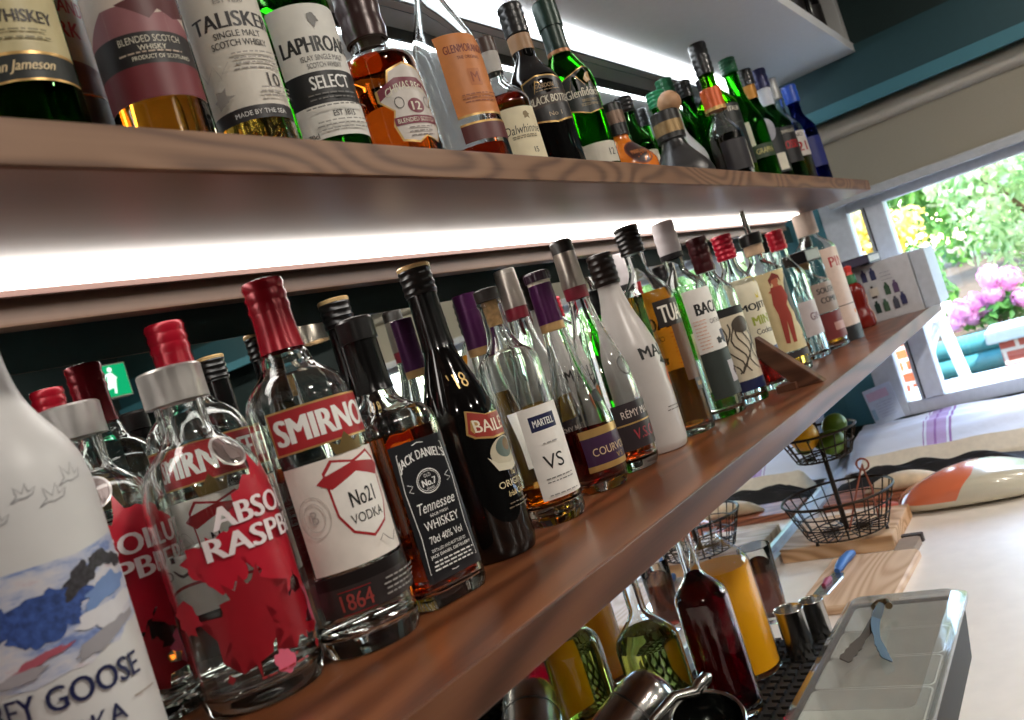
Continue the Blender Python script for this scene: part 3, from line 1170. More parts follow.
def irish_cream(label, loc, face, group):
    b = Bottle('liqueur_bottle', label, 'bottle', loc,
               [(0.004, 0.0350), (0.012, 0.0368), (0.115, 0.0372), (0.140, 0.0362), (0.165, 0.0310), (0.190, 0.0225), (0.210, 0.0165), (0.225, 0.0146), (0.296, 0.0135)], face, seg=52, group=group)
    b.glass(BLACKGLASS, solid=True, name='black_glass_body')
    b.cap(0.270, 0.2985, 0.0162, BLACKCAP, 'screw_cap', ribs=4, dome=0.001)
    lathe('gold_rim', [(0.2965, 0.0), (0.2965, 0.0168), (0.2995, 0.0172), (0.301, 0.0160), (0.301, 0.0)], M((206, 172, 120), 0.4, 0.4), b.root)
    sleeve(b, 0.215, 0.2705, M((18, 16, 16), 0.2, name='black_foil'), 0.0012, 'neck_sleeve')
    b.label([T("'18", -0.019, 0.178, 0.018, 0.016, M((206, 172, 110), 0.35, 0.4), slant=0.15, bold=0.01)], 'year_print')
    RB = M((150, 44, 34), 0.4, name='red_brown_banner')
    ban = [(-0.036, 0.126), (-0.030, 0.146), (-0.012, 0.1385), (0.012, 0.1385), (0.030, 0.146), (0.036, 0.126), (0.030, 0.121), (0.012, 0.1165), (-0.012, 0.1165), (-0.030, 0.121)]
    its = [('poly', [(x * 1.06, 0.131 + (z - 0.131) * 1.14) for x, z in ban], GOLDINK), ('poly', ban, RB),
           T('BAILEYS', 0.0, 0.1272, 0.058, 0.0125, M((232, 222, 200), 0.5), arch=0.004, bold=0.02),
           ('ell', 0.0, 0.0985, 0.022, 0.0155, M((190, 180, 156), 0.5)), ('ell', 0.0, 0.103, 0.014, 0.010, M((86, 100, 92), 0.5)), ('ell', 0.004, 0.105, 0.007, 0.006, M((120, 92, 60), 0.5)),
           ('poly', [(-0.026, 0.099), (-0.016, 0.090), (0.0, 0.087), (0.016, 0.090), (0.026, 0.099), (0.018, 0.083), (0.0, 0.080), (-0.018, 0.083)], M((206, 198, 176), 0.5)),
           T('The', 0.0, 0.0775, 0.008, 0.005, M((210, 190, 140), 0.5), slant=0.2), T('ORIGINAL', 0.0, 0.0690, 0.046, 0.0065, M((214, 200, 160), 0.5)), T('Irish Cream', 0.0, 0.0590, 0.030, 0.0055, M((210, 190, 140), 0.5), slant=0.2)]
    its += lines(0.0, 0.044, 0.052, 2, 0.04, M((110, 96, 76), 0.5))
    b.label(its, 'label')
    return b


irish_cream('black cream liqueur bottle with curved red banner, front row', (0.660, -0.150, 0), 0.15, GL)
irish_cream('black bottle with gold topped cap, behind the black cream liqueur', (0.650, -0.040, 0), 0.2, GB)


# cognac decanter with cork stopper
def vs_cognac(label, loc, face, group):
    b = Bottle('cognac_bottle', label, 'bottle', loc,
               [(0.004, 0.0320), (0.010, 0.0340), (0.150, 0.0350), (0.176, 0.0350), (0.184, 0.0335), (0.190, 0.0290), (0.196, 0.0220), (0.205, 0.0165), (0.218, 0.0135), (0.236, 0.0125), (0.246, 0.0128), (0.248, 0.0145), (0.252, 0.0145)], face, seg=52, group=group)
    b.glass(CLEAR, 0.0035, 0.020)
    b.liquid(AMBER, 0.044)
    b.cap(0.252, 0.266, 0.0140, M((40, 30, 26), 0.4, name='dark_stopper_top'), 'stopper_top', dome=0.0015)
    lathe('cork', [(0.224, 0.0), (0.224, 0.0082), (0.2518, 0.0092), (0.2518, 0.0)], CORK, b.root)
    its = [R(-0.036, 0.036, 0.028, 0.128, WHITE), R(-0.027, 0.006, 0.1015, 0.118, NAVY), T('MARTELL', -0.0105, 0.1098, 0.026, 0.0075, WHITEINK, bold=0.02),
           T('VS', -0.012, 0.067, 0.024, 0.0155, BLACK, bold=0.01)]
    its += lines(-0.01, 0.044, 0.052, 2, 0.034, M((120, 118, 116), 0.5)) + lines(-0.01, 0.085, 0.090, 1, 0.02, M((150, 148, 146), 0.5)) + lines(-0.01, 0.031, 0.034, 1, 0.04, M((140, 138, 136), 0.5))
    b.label(its, 'label')
    return b


vs_cognac('clear square shouldered cognac bottle with cork stopper and white label', (0.768, -0.150, 0), -0.15, GL)


def purple_cognac(label, loc, face, group, knob=True, H=0.279):
    k = H / 0.279
    b = Bottle('cognac_bottle', label, 'bottle', loc,
               [(0.004, 0.0310), (0.012, 0.0345), (0.045, 0.0372), (0.075, 0.0365), (0.105, 0.0318), (0.135, 0.0245), (0.165, 0.0185), (0.195, 0.0150), (0.225, 0.0132), (0.262 * k, 0.0125)], face, seg=52, group=group)
    b.glass(CLEAR, 0.003, 0.012)
    b.liquid(RUBY if knob else GOLD, 0.075 if knob else 0.15)
    sleeve(b, 0.213, 0.2625 * k if knob else 0.262 * k, PURPLE, 0.0022, 'neck_sleeve')
    b.ring(0.203, 0.213, b.S(0.208) + 0.0012, M((190, 152, 100), 0.4, 0.4, name='gold_paper'), 'gold_band')
    if knob:
        b.cap(0.2665, 0.279, 0.0165, M((46, 22, 40), 0.4, name='dark_plum_cap'), 'stopper', knurl=22, dome=0.003)
        b.ring(0.2625, 0.2668, 0.0145, M((214, 206, 190), 0.4), 'pale_ring')
    else:
        b.cap(0.2625, H, 0.0152, PURPLE, 'foil_top')
    if not knob:
        b.label([R(-0.03, 0.03, 0.05, 0.12, WHITE)], 'label')
        return b
    PL = M((58, 28, 62), 0.4, name='plum_paper')
    its = [R(-0.050, 0.050, 0.026, 0.076, PL), R(-0.050, 0.050, 0.067, 0.0765, GOLDINK), R(-0.050, 0.050, 0.026, 0.033, GOLDINK), ('poly', splat(0.03, 0.052, 0.017, random.Random(3), 24, 0.1), M((44, 26, 66), 0.4)),
           T('COURVOISIER', -0.004, 0.0485, 0.072, 0.0095, M((214, 186, 150), 0.4), bold=0.01), T('V S', -0.004, 0.038, 0.012, 0.006, GOLDINK)]
    b.label(its, 'label')
    b.label([('ell', 0.0, 0.112, 0.0115, 0.0085, M((60, 58, 62), 0.3, 0.6)), ('ring', 0.0, 0.112, 0.0115, 0.0085, 0.0013, M((20, 20, 22), 0.3))], 'seal')
    return b


purple_cognac('waisted cognac bottle with purple neck foil and ribbed plum stopper', (0.898, -0.140, 0), 0.05, GL)
purple_cognac('smooth topped purple foil cognac bottle behind the cork stoppered one', (0.886, -0.032, 0), 0.1, GB, False, 0.285)


def silver_cognac(label, loc, face, group, top, H):
    b = Bottle('cognac_bottle', label, 'bottle', loc,
               [(0.004, 0.0360), (0.012, 0.0395), (0.060, 0.0412), (0.110, 0.0395), (0.150, 0.0330), (0.180, 0.0250), (0.205, 0.0185), (0.230, 0.0150), (0.300, 0.0128)], face, seg=48, group=group)
    b.glass(CLEAR, 0.003, 0.012)
    b.liquid(GOLD if not top else RUST, 0.05 if top else 0.12)
    sleeve(b, 0.252, 0.2995, M((172, 162, 152), 0.3, 0.8, name='pewter_foil'), 0.0022, 'neck_foil')
    b.ring(0.236, 0.252, b.S(0.244) + 0.0014, M((120, 22, 40), 0.4, name='wine_red_band'), 'red_band')
    b.label([R(-0.02, 0.02, 0.2405, 0.2475, M((200, 190, 184), 0.4))], 'band_label')
    if top:
        b.cap(0.3, H, 0.0152, M((40, 36, 34), 0.4), 'stopper', dome=0.004)
    else:
        b.cap(0.2998, H, 0.0148, M((180, 172, 162), 0.3, 0.8), 'foil_top')
    DL = M((44, 34, 38), 0.4, name='dark_label')
    b.label([R(-0.045, 0.045, 0.028, 0.088, DL), R(-0.045, 0.045, 0.060, 0.062, GOLDINK), T('RÉMY MARTIN', 0.0, 0.075, 0.07, 0.012, M((214, 200, 190), 0.4), bold=0.01), T('V.S.O.P', 0.0, 0.046, 0.05, 0.014, M((150, 50, 60), 0.4))], 'label')
    b.label([('ell', 0.0, 0.135, 0.013, 0.013, M((170, 168, 166), 0.25, 0.7)), ('ring', 0.0, 0.135, 0.013, 0.013, 0.002, M((70, 66, 64), 0.3, 0.4))], 'seal')
    return b


silver_cognac('clear cognac bottle with pewter foil, red neck band and dark top', (0.990, -0.135, 0), -0.05, GL, True, 0.318)
silver_cognac('pewter foil cognac bottle without a dark top, behind the purple ones', (0.965, -0.052, 0), -0.2, GB, False, 0.306)


def coconut_rum(label, loc, face, group, H=0.292):
    b = Bottle('rum_bottle', label, 'bottle', loc,
               [(0.004, 0.0395), (0.012, 0.0420), (0.100, 0.0425), (0.140, 0.0415), (0.172, 0.0340), (0.200, 0.0245), (0.225, 0.0185), (0.245, 0.0160), (0.285, 0.0150)], face, seg=48, group=group)
    b.glass(M((196, 190, 186), 0.3, var=0.02, name='white_coated_glass'), solid=True, name='white_glass_body')
    b.cap(0.246, H, 0.0185, M((34, 24, 20), 0.35), 'screw_cap', ribs=5, dome=0.002)
    OG = M((206, 110, 60), 0.5)
    its = [T('MALIBU', 0.0, 0.140, 0.085, 0.017, BLACK, bold=0.04), ('poly', [(-0.014, 0.122), (-0.004, 0.132), (0.0, 0.124), (0.010, 0.132), (0.014, 0.121), (0.002, 0.118), (0.001, 0.104), (-0.002, 0.104), (-0.001, 0.118)], BLACK),
           ('ell', 0.010, 0.100, 0.016, 0.016, OG)]
    its += lines(-0.01, 0.052, 0.062, 2, 0.04, M((60, 50, 46), 0.5))
    b.label(its, 'print')
    return b


coconut_rum('opaque white rum bottle with black screw cap, front row', (1.085, -0.135, 0), 0.25, GL)
coconut_rum('white rum bottle with black cap, behind the purple stoppered cognac', (1.050, -0.040, 0), 0, GB, 0.298)


def gen(name, label, cat, loc, H, R_, sh0, sh1, nr, glassm, liq=None, level=None, face=0.0, capm=None, capz=None, capr=None, ribs=4, items=None, group=None, seg=40, curve=1.0, sleeve_=None, n=2.0, taper=0.0, thick=0.0026, solid=False, dome=0.002, asp=1.0):
    b = Bottle(name, label, cat, loc, P_std(R_, sh0, sh1, nr, H - 0.004, curve, None, taper), face, n, sh0, asp, seg, group)
    b.glass(glassm, thick, 0.010, solid)
    if liq:
        b.liquid(liq, level)
    if capm:
        b.cap(capz, H, capr or nr + 0.0022, capm, 'screw_cap', ribs=ribs, dome=dome)
    if sleeve_:
        sleeve(b, sleeve_[0], sleeve_[1], sleeve_[2], 0.0012, 'neck_sleeve')
    if items:
        b.label(items, 'label')
    return b


# orange liqueur bottle with black cap
TB = M((34, 24, 20), 0.4, name='dark_brown_paper')
gen('liqueur_bottle', 'bottle of orange brown liqueur with black screw cap and black label', 'bottle', (1.187, -0.140, 0), 0.328, 0.0390, 0.205, 0.262, 0.0150, CLEARG, AMBER, 0.222, -0.28, BLACKCAP, 0.285, 0.0185, 6,
    [R(-0.03, 0.05, 0.165, 0.205, TB), T('TUACA', 0.010, 0.184, 0.068, 0.026, M((232, 226, 214), 0.5), bold=0.03), R(-0.012, 0.05, 0.080, 0.165, M((92, 60, 36), 0.5)), R(-0.0, 0.05, 0.062, 0.080, TB), T('LIQUORE', 0.02, 0.071, 0.03, 0.007, GOLDINK)],
    GL, 44, 1.3)
# white rum
BI = M((40, 36, 36), 0.5)
GBK = M((44, 52, 48), 0.5)


def white_rum(label, loc, H, group, face):
    return gen('rum_bottle', label, 'bottle', loc, H, 0.0400, 0.205, 0.250, 0.0155, CLEARG, WATER, 0.10, face, M((212, 204, 206), 0.45), H - 0.054, 0.0185, 3,
        [R(-0.05, 0.052, 0.106, 0.208, WHITE), T('BACARDI', 0.004, 0.175, 0.080, 0.019, BLACK, bold=0.05), T('CARTA BLANCA', 0.004, 0.152, 0.044, 0.0075, BI, bold=0.01), ('poly', splat(0.004, 0.122, 0.010, random.Random(5), 18, 0.8), M((60, 64, 84), 0.5)), ('poly', splat(-0.010, 0.120, 0.006, random.Random(6), 14), BI),
         R(-0.05, 0.052, 0.030, 0.1055, GBK), R(-0.008, 0.028, 0.050, 0.085, M((176, 168, 172), 0.5)), ('poly', [(0.010, 0.057), (0.018, 0.067), (0.010, 0.077), (0.002, 0.067)], M((60, 30, 40), 0.5))] + lines(-0.036, 0.11, 0.16, 9, 0.02, M((214, 150, 110), 0.5)),
        group, 44, 1.2)


b = white_rum('white capped clear rum bottle with white label, front row', (1.303, -0.150, 0), 0.328, GL, -0.05)
b.ring(0.266, 0.2745, 0.0192, M((34, 30, 34), 0.4), 'black_band')
b = white_rum('white capped clear rum bottle behind the white rum and black caps', (1.300, -0.050, 0), 0.306, GB, 0.2)
b.ring(0.244, 0.2525, 0.0192, M((34, 30, 34), 0.4), 'black_band')

# octopus rum
OCT = M((70, 60, 50), 0.5)
its = [R(-0.05, 0.05, 0.040, 0.150, M((206, 194, 170), 0.55)), R(-0.05, 0.05, 0.150, 0.164, BLACK), R(-0.05, 0.05, 0.022, 0.040, NAVY)]
r_ = random.Random(11)
for k in range(9):
    u0 = -0.036 + 0.009 * k
    its.append(('arc', [(u0 + 0.010 * math.sin(0.9 * i + k) * (0.4 + i / 9), 0.138 - 0.0095 * i) for i in range(10)], 0.0024, OCT))
its.append(('ell', 0.0, 0.132, 0.018, 0.014, OCT))
gen('rum_bottle', 'clear rum bottle with dark red cap and a tentacle drawing on its label', 'bottle', (1.388, -0.165, 0), 0.293, 0.0370, 0.185, 0.230, 0.0150, CLEARG, WATER, 0.045, -0.4, M((64, 16, 20), 0.3, 0.2), 0.232, 0.0175, 4, its, GL, 40, 1.1)
gen('spirit_bottle', 'dark capped bottle standing behind the tentacle label bottle', 'bottle', (1.480, -0.052, 0), 0.275, 0.0350, 0.17, 0.215, 0.015, GREEN, None, None, 0, BLACKCAP, 0.225, 0.0185, 5, [R(-0.03, 0.03, 0.06, 0.15, CREAM)], GB, 32)
# mojito bottle
its = [R(-0.05, 0.05, 0.075, 0.205, M((222, 214, 188), 0.55)), T('MOJITO', -0.006, 0.150, 0.070, 0.016, BLACK, bold=0.05), T('MINT', 0.0, 0.126, 0.05, 0.016, M((150, 160, 50), 0.5), bold=0.05), T('Cocktail', -0.004, 0.106, 0.04, 0.010, BI),
       ('poly', [(-0.01, 0.205), (0.006, 0.205), (0.002, 0.165), (-0.004, 0.165)], M((214, 196, 60), 0.5)), R(-0.05, 0.05, 0.066, 0.075, M((60, 70, 110), 0.5))]
gen('mixer_bottle', 'clear bottle with bright red cap and cream cocktail label', 'bottle', (1.511, -0.165, 0), 0.292, 0.0360, 0.19, 0.235, 0.0155, CLEARG, RUBY, 0.06, -0.3, M((176, 14, 44), 0.3, 0.2), 0.246, 0.0180, 5, its, GL, 36)
# pourer bottle
SKN = M((176, 96, 66), 0.5)
its = [R(-0.05, 0.055, 0.045, 0.205, M((206, 188, 142), 0.55)), ('poly', [(0.02, 0.2), (0.05, 0.2), (0.055, 0.1), (0.03, 0.075), (0.012, 0.10)], M((34, 36, 34), 0.5)),
       ('ell', 0.022, 0.15, 0.018, 0.04, M((44, 42, 38), 0.5)), ('ell', -0.012, 0.186, 0.008, 0.009, SKN), ('poly', [(-0.016, 0.18), (-0.008, 0.18), (-0.004, 0.172), (0.004, 0.168), (-0.006, 0.158), (-0.02, 0.158), (-0.03, 0.166), (-0.02, 0.172)], SKN), ('poly', [(-0.024, 0.19), (-0.012, 0.202), (0.0, 0.194), (0.002, 0.18), (-0.004, 0.19), (-0.018, 0.188), (-0.022, 0.176)], M((120, 40, 30), 0.5)),
       ('poly', [(-0.024, 0.174), (0.0, 0.174), (0.008, 0.15), (-0.002, 0.135), (0.002, 0.115), (-0.004, 0.06), (-0.012, 0.06), (-0.012, 0.105), (-0.018, 0.06), (-0.026, 0.062), (-0.024, 0.12), (-0.028, 0.14)], M((150, 52, 38), 0.5)),
       R(-0.05, 0.055, 0.030, 0.043, M((50, 44, 48), 0.5)), T('SPICED', 0.03, 0.066, 0.03, 0.009, BI), T('RUM', 0.03, 0.054, 0.018, 0.008, BI)]
b = gen('rum_bottle', 'clear bottle with black pouring spout and red haired figure on its tan label', 'bottle', (1.690, -0.160, 0), 0.262, 0.0400, 0.205, 0.235, 0.0165, CLEARG, GOLD, 0.03, -0.5, None, None, None, 0, its, GL, 40)
b.cap(0.266, 0.290, 0.0225, BLACKCAP, 'pourer_collar', dome=0.003)
b.ring(0.246, 0.266, 0.0190, M((190, 160, 130), 0.5), 'neck_label')
bm = bmesh.new()
tube(bm, [(0, 0, 0.285), (0.0, 0.0, 0.305), (-0.004, -0.004, 0.320), (-0.008, -0.008, 0.336)], [0.0065, 0.0060, 0.0055, 0.0048], 10)
bm_obj('spout', bm, STEEL, b.root)
# further bottles at the window end
gen('spirit_bottle', 'clear bottle with red cap, next behind the pouring spout', 'bottle', (1.876, -0.155, 0), 0.291, 0.0370, 0.18, 0.235, 0.0155, CLEARG, WATER, 0.12, -0.5, M((170, 18, 40), 0.3, 0.2), 0.247, 0.0185, 4, [R(-0.03, 0.04, 0.05, 0.125, M((186, 176, 176), 0.5)), T('GIN', 0.005, 0.09, 0.03, 0.016, M((90, 40, 60), 0.5))], GL, 32)
DR = M((110, 34, 34), 0.5)
b = gen('liqueur_bottle', 'squat clear bottle with flat black stopper and grey and maroon label', 'bottle', (2.007, -0.160, 0), 0.205, 0.0440, 0.150, 0.180, 0.0140, CLEARG, AMBER, 0.05, -0.3, None, None, None, 0,
        [R(-0.05, 0.055, 0.085, 0.152, M((150, 132, 122), 0.5)), T('SOUTHERN', 0.004, 0.134, 0.080, 0.013, BLACK, bold=0.04), T('COMFORT', 0.004, 0.112, 0.074, 0.013, BLACK, bold=0.04), R(-0.05, 0.055, 0.022, 0.083, DR), R(-0.02, 0.03, 0.040, 0.058, M((176, 130, 120), 0.5))], GL, 36)
lathe('cork', [(0.19, 0.0), (0.19, 0.011), (0.206, 0.012), (0.206, 0.0)], CORK, b.root)
bm = bmesh.new()
bx(bm, -0.030, 0.030, -0.030, 0.030, 0.206, 0.234, 0, 0.003)
bm_obj('stopper_top', bm, BLACKCAP, b.root, smooth=False)
gen('gin_bottle', 'large clear bottle with pale red rimmed cap, tallest by the white box', 'bottle', (2.110, -0.165, 0), 0.322, 0.0500, 0.225, 0.268, 0.0200, CLEARG, None, None, -0.3, M((206, 186, 172), 0.5), 0.268, 0.0250, 0, [R(-0.04, 0.06, 0.03, 0.225, M((214, 190, 176), 0.5)), T('PINK', 0.012, 0.190, 0.075, 0.024, REDINK, bold=0.03), R(-0.04, 0.06, 0.084, 0.086, BI), R(-0.04, 0.06, 0.0, 0.035, BLACK), ('ell', 0.01, 0.065, 0.006, 0.006, ORANGEP)], GL, 36, dome=0.001)
gen('spirit_bottle', 'clear bottle with black and silver cap, behind the squat black stoppered bottle', 'bottle', (2.140, -0.062, 0), 0.308, 0.0360, 0.18, 0.24, 0.0155, CLEARG, WATER, 0.1, 0, BLACKCAP, 0.262, 0.0190, 0, [R(-0.03, 0.03, 0.06, 0.15, M((190, 190, 196), 0.5))], GB, 32)
gen('spirit_bottle', 'slim clear bottle with black cap, last of the lower row', 'bottle', (2.385, -0.085, 0), 0.294, 0.0330, 0.18, 0.235, 0.0140, CLEARG, WATER, 0.1, 0, BLACKCAP, 0.248, 0.0170, 0, [R(-0.03, 0.03, 0.06, 0.15, M((200, 200, 204), 0.5))], GB, 32)

# hot sauce bottle
b = Bottle('sauce_bottle', 'red chilli sauce bottle with green cap, in front of the white box', 'bottle', (2.372, -0.168, 0),
           [(0.004, 0.0280), (0.010, 0.0300), (0.030, 0.0300), (0.055, 0.0225), (0.075, 0.0250), (0.100, 0.0255), (0.115, 0.0200), (0.122, 0.0135), (0.126, 0.0130)], 0, seg=36)
b.glass(M((116, 24, 14), 0.25, name='red_sauce_plastic'), solid=True, name='sauce_body')
b.cap(0.1225, 0.146, 0.0150, M((28, 104, 52), 0.4), 'collar', taper=0.15)
lathe('nozzle', [(0.146, 0.0), (0.146, 0.0105), (0.152, 0.008), (0.160, 0.010), (0.168, 0.011), (0.172, 0.0)], M((210, 60, 50), 0.4), b.root)
b.label([R(-0.006, 0.012, 0.01, 0.085, M((206, 150, 130), 0.5))], 'label')

# wooden wedge leaning on the front bottles
t = thing('wooden_stand', 'brown wooden stand leaning at the front of the lower shelf', 'stand', (1.434, -0.240, 0))
bm = bmesh.new()
prof_ = [(-0.046, 0.0), (-0.002, 0.0), (0.048, 0.068), (0.042, 0.102)]
hw = 0.012
ring_loft(bm, [[Vector((-hw, y, z)) for y, z in prof_], [Vector((hw, y, z)) for y, z in prof_]])
bmesh.ops.bevel(bm, geom=bm.edges[:], offset=0.0012, segments=2, affect='EDGES')
bm_obj('board', bm, wood('stand_wood', (74, 44, 30), (98, 62, 44), (112, 74, 54), 'Y', 1.0, 0.5), t, smooth=False)
bm = bmesh.new()
bx(bm, -hw - 0.012, hw + 0.012, -0.004, 0.030, 0.0, 0.012, 0, 0.001)
bm_obj('foot', bm, M((100, 62, 44), 0.5), t, smooth=False)

# white box with little bottle pictures, dark book on top
t = thing('gift_box', 'white carton printed with small bottle pictures at the window end of the shelf', 'box', (2.54, -0.24, 0))
CBX = M((196, 198, 204), 0.5, name='white_card')
bm = bmesh.new()
bx(bm, -0.09, 0.09, -0.065, 0.105, 0.0, 0.158, 0, 0.002)
bm_obj('carton', bm, CBX, t, smooth=False)
bm = bmesh.new()
bx(bm, -0.085, 0.085, -0.105, -0.067, 0.002, 0.156, 0, 0.003)
bm_obj('side_flap', bm, M((186, 192, 202), 0.5), t, smooth=False)


def boxconv(u, z, off):
    return Vector((-0.0902 - off, -u, z))


its = [R(-0.104, 0.064, 0.001, 0.157, M((200, 201, 206), 0.5))]
cols = [M((60, 62, 104), 0.5), M((52, 58, 96), 0.5), M((44, 40, 44), 0.5), M((60, 90, 70), 0.5), M((96, 76, 112), 0.5), M((40, 66, 60), 0.5), M((72, 104, 82), 0.5), M((70, 74, 88), 0.5)]
for k, (u, z) in enumerate([(-0.055, 0.112), (-0.032, 0.112), (-0.044, 0.064), (-0.008, 0.064), (0.014, 0.064), (-0.044, 0.022), (-0.022, 0.022), (0.004, 0.022), (0.024, 0.028), (-0.076, 0.022)]):
    c_ = cols[k % 8]
    its += [R(u - 0.007, u + 0.007, z, z + 0.022, c_), ('ell', u, z + 0.022, 0.007, 0.006, c_), R(u - 0.003, u + 0.003, z + 0.024, z + 0.034, c_)]
its += [R(-0.052, -0.030, 0.07, 0.092, M((216, 208, 196), 0.5))] + lines(0.0, 0.1, 0.13, 3, 0.03, M((120, 124, 150), 0.5))
bm, mats = flat_items(its, boxconv)
bm_obj('printed_face', bm, mats, t)
t = thing('notebook', 'dark notebook lying on the white carton', 'book', (2.475, -0.170, 0.1584))
bm = bmesh.new()
bx(bm, -0.08, 0.08, -0.052, 0.05, 0.0, 0.005, 0, 0.001)
bx(bm, -0.08, 0.08, -0.052, 0.05, 0.021, 0.026, 0, 0.001)
bx(bm, -0.08, -0.076, -0.052, 0.05, 0.0, 0.026, 0, 0.001)
bm_obj('cover', bm, M((66, 62, 84), 0.5), t, smooth=False)
bm = bmesh.new()
bx(bm, -0.0758, 0.077, -0.050, 0.048, 0.0051, 0.0209)
bm_obj('pages', bm, M((206, 202, 196), 0.7), t, smooth=False)

# ================================================================== OAK SHELF BOTTLES (whiskies)
GU = 'whiskies along the oak shelf'
GUB = 'bottles at the back of the oak shelf'
US = 0.367
OW = M((222, 216, 196), 0.55, name='off_white_paper')
INK = M((52, 46, 44), 0.5, name='grey_black_ink')


def U(x, y):
    return (x, y, US)


# irish whiskey, far left
b = gen('whiskey_bottle', 'green whiskey bottle with cream label at the left end of the oak shelf', 'bottle', U(0.322, -0.150), 0.30, 0.0345, 0.17, 0.235, 0.015, DKGREEN, GOLD, 0.15, -0.56, BLACKCAP, 0.25, 0.018, 3,
        [R(-0.044, 0.044, 0.0925, 0.20, M((196, 184, 140), 0.5)), R(-0.044, 0.044, 0.0745, 0.0925, M((22, 28, 24), 0.5)), R(-0.044, 0.044, 0.0915, 0.0935, GOLDINK), R(-0.044, 0.044, 0.0735, 0.0750, GOLDINK),
         T('JAMESON', 0.0, 0.165, 0.07, 0.018, REDINK, bold=0.04), T('Triple Distilled', 0.0, 0.1345, 0.046, 0.0085, INK, slant=0.3), T('IRISH WHISKEY', 0.0, 0.1175, 0.062, 0.0085, INK, bold=0.03),
         T('John Jameson', 0.002, 0.083, 0.042, 0.0090, M((228, 206, 160), 0.5), slant=0.35)] + lines(0.0, 0.100, 0.110, 2, 0.052, M((120, 112, 80), 0.5)), GU)
# bottle behind
gen('whisky_bottle', 'amber bottle with pale and dark label between the green and the maroon label whiskies', 'bottle', U(0.392, -0.078), 0.30, 0.0335, 0.19, 0.24, 0.015, CLEAR, RUST, 0.17, -0.3, BLACKCAP, 0.255, 0.018, 3,
    [R(-0.035, 0.035, 0.105, 0.19, M((176, 150, 130), 0.5)), T('HIGHLAND', 0.004, 0.178, 0.058, 0.012, REDINK, bold=0.03), T('PARK', 0.004, 0.158, 0.036, 0.013, REDINK, bold=0.03), ('poly', [(-0.035, 0.106), (0.035, 0.106), (0.035, 0.128), (0.012, 0.12), (-0.01, 0.135), (-0.035, 0.122)], M((120, 70, 66), 0.5)), R(-0.035, 0.035, 0.072, 0.104, M((44, 28, 28), 0.5))], GUB)
# grouse
MAR = M((112, 34, 42), 0.5, name='maroon_paper')
gen('whisky_bottle', 'amber whisky bottle with maroon label, black strip and pale moorland picture', 'bottle', U(0.424, -0.150), 0.30, 0.0345, 0.20, 0.245, 0.015, CLEAR, AMBER, 0.21, -0.62, MAR, 0.255, 0.018, 3,
    [R(-0.047, 0.047, 0.074, 0.20, M((212, 196, 182), 0.5)), ('poly', [(-0.047, 0.112), (0.047, 0.112), (0.047, 0.132), (0.03, 0.142), (0.012, 0.138), (-0.006, 0.146), (-0.024, 0.146), (-0.047, 0.128)], M((146, 92, 96), 0.5)),
     ('poly', [(-0.012, 0.147), (0.004, 0.151), (0.028, 0.160), (0.047, 0.185), (0.047, 0.142), (0.03, 0.136), (0.018, 0.142), (0.010, 0.134)], M((88, 32, 34), 0.5)), R(-0.047, 0.047, 0.0995, 0.124, M((26, 20, 20), 0.5)), R(-0.047, 0.047, 0.074, 0.0995, MAR),
     T('BLENDED SCOTCH', 0.006, 0.1185, 0.046, 0.0052, OW, bold=0.01), T('WHISKY', 0.006, 0.112, 0.02, 0.004, OW), T('PRODUCT OF SCOTLAND', 0.012, 0.1045, 0.044, 0.0032, OW)] + lines(0.004, 0.107, 0.110, 1, 0.05, M((190, 170, 150), 0.5)), GU)
# talisker
TL = M((214, 208, 196), 0.55)
its = [R(-0.046, 0.046, 0.075, 0.20, TL), R(-0.046, 0.046, 0.064, 0.0755, M((34, 30, 32), 0.5)), T('TALISKER', 0.002, 0.150, 0.072, 0.0135, M((48, 44, 46), 0.5), bold=0.04), T('SINGLE MALT', 0.002, 0.1375, 0.040, 0.0055, INK, bold=0.02), T('SCOTCH WHISKY', 0.002, 0.1295, 0.048, 0.0058, INK, bold=0.02),
       T('10', 0.022, 0.097, 0.013, 0.012, INK, bold=0.02), T('MADE BY THE SEA', 0.002, 0.0695, 0.044, 0.0040, WHITEINK, bold=0.01), T('EST 1830', 0.002, 0.1660, 0.024, 0.004, M((150, 146, 140), 0.5))]
its += lines(0.012, 0.105, 0.122, 4, 0.045, M((150, 144, 138), 0.5)) + lines(0.02, 0.080, 0.090, 3, 0.03, M((150, 144, 138), 0.5))
its += [('poly', splat(-0.024, 0.085, 0.007, random.Random(2), 18, 0.6), M((158, 154, 148), 0.5)), ('arc', [(-0.04 + 0.004 * i, 0.108 + 0.006 * math.sin(i * 2.1)) for i in range(8)], 0.0008, M((188, 182, 174), 0.5))]
gen('whisky_bottle', 'pale whisky bottle with large off white label and gold whisky showing at the foot', 'bottle', U(0.512, -0.152), 0.30, 0.0325, 0.205, 0.25, 0.015, CLEAR, GOLD, 0.20, -0.55, BLACKCAP, 0.255, 0.018, 3, its, GU)
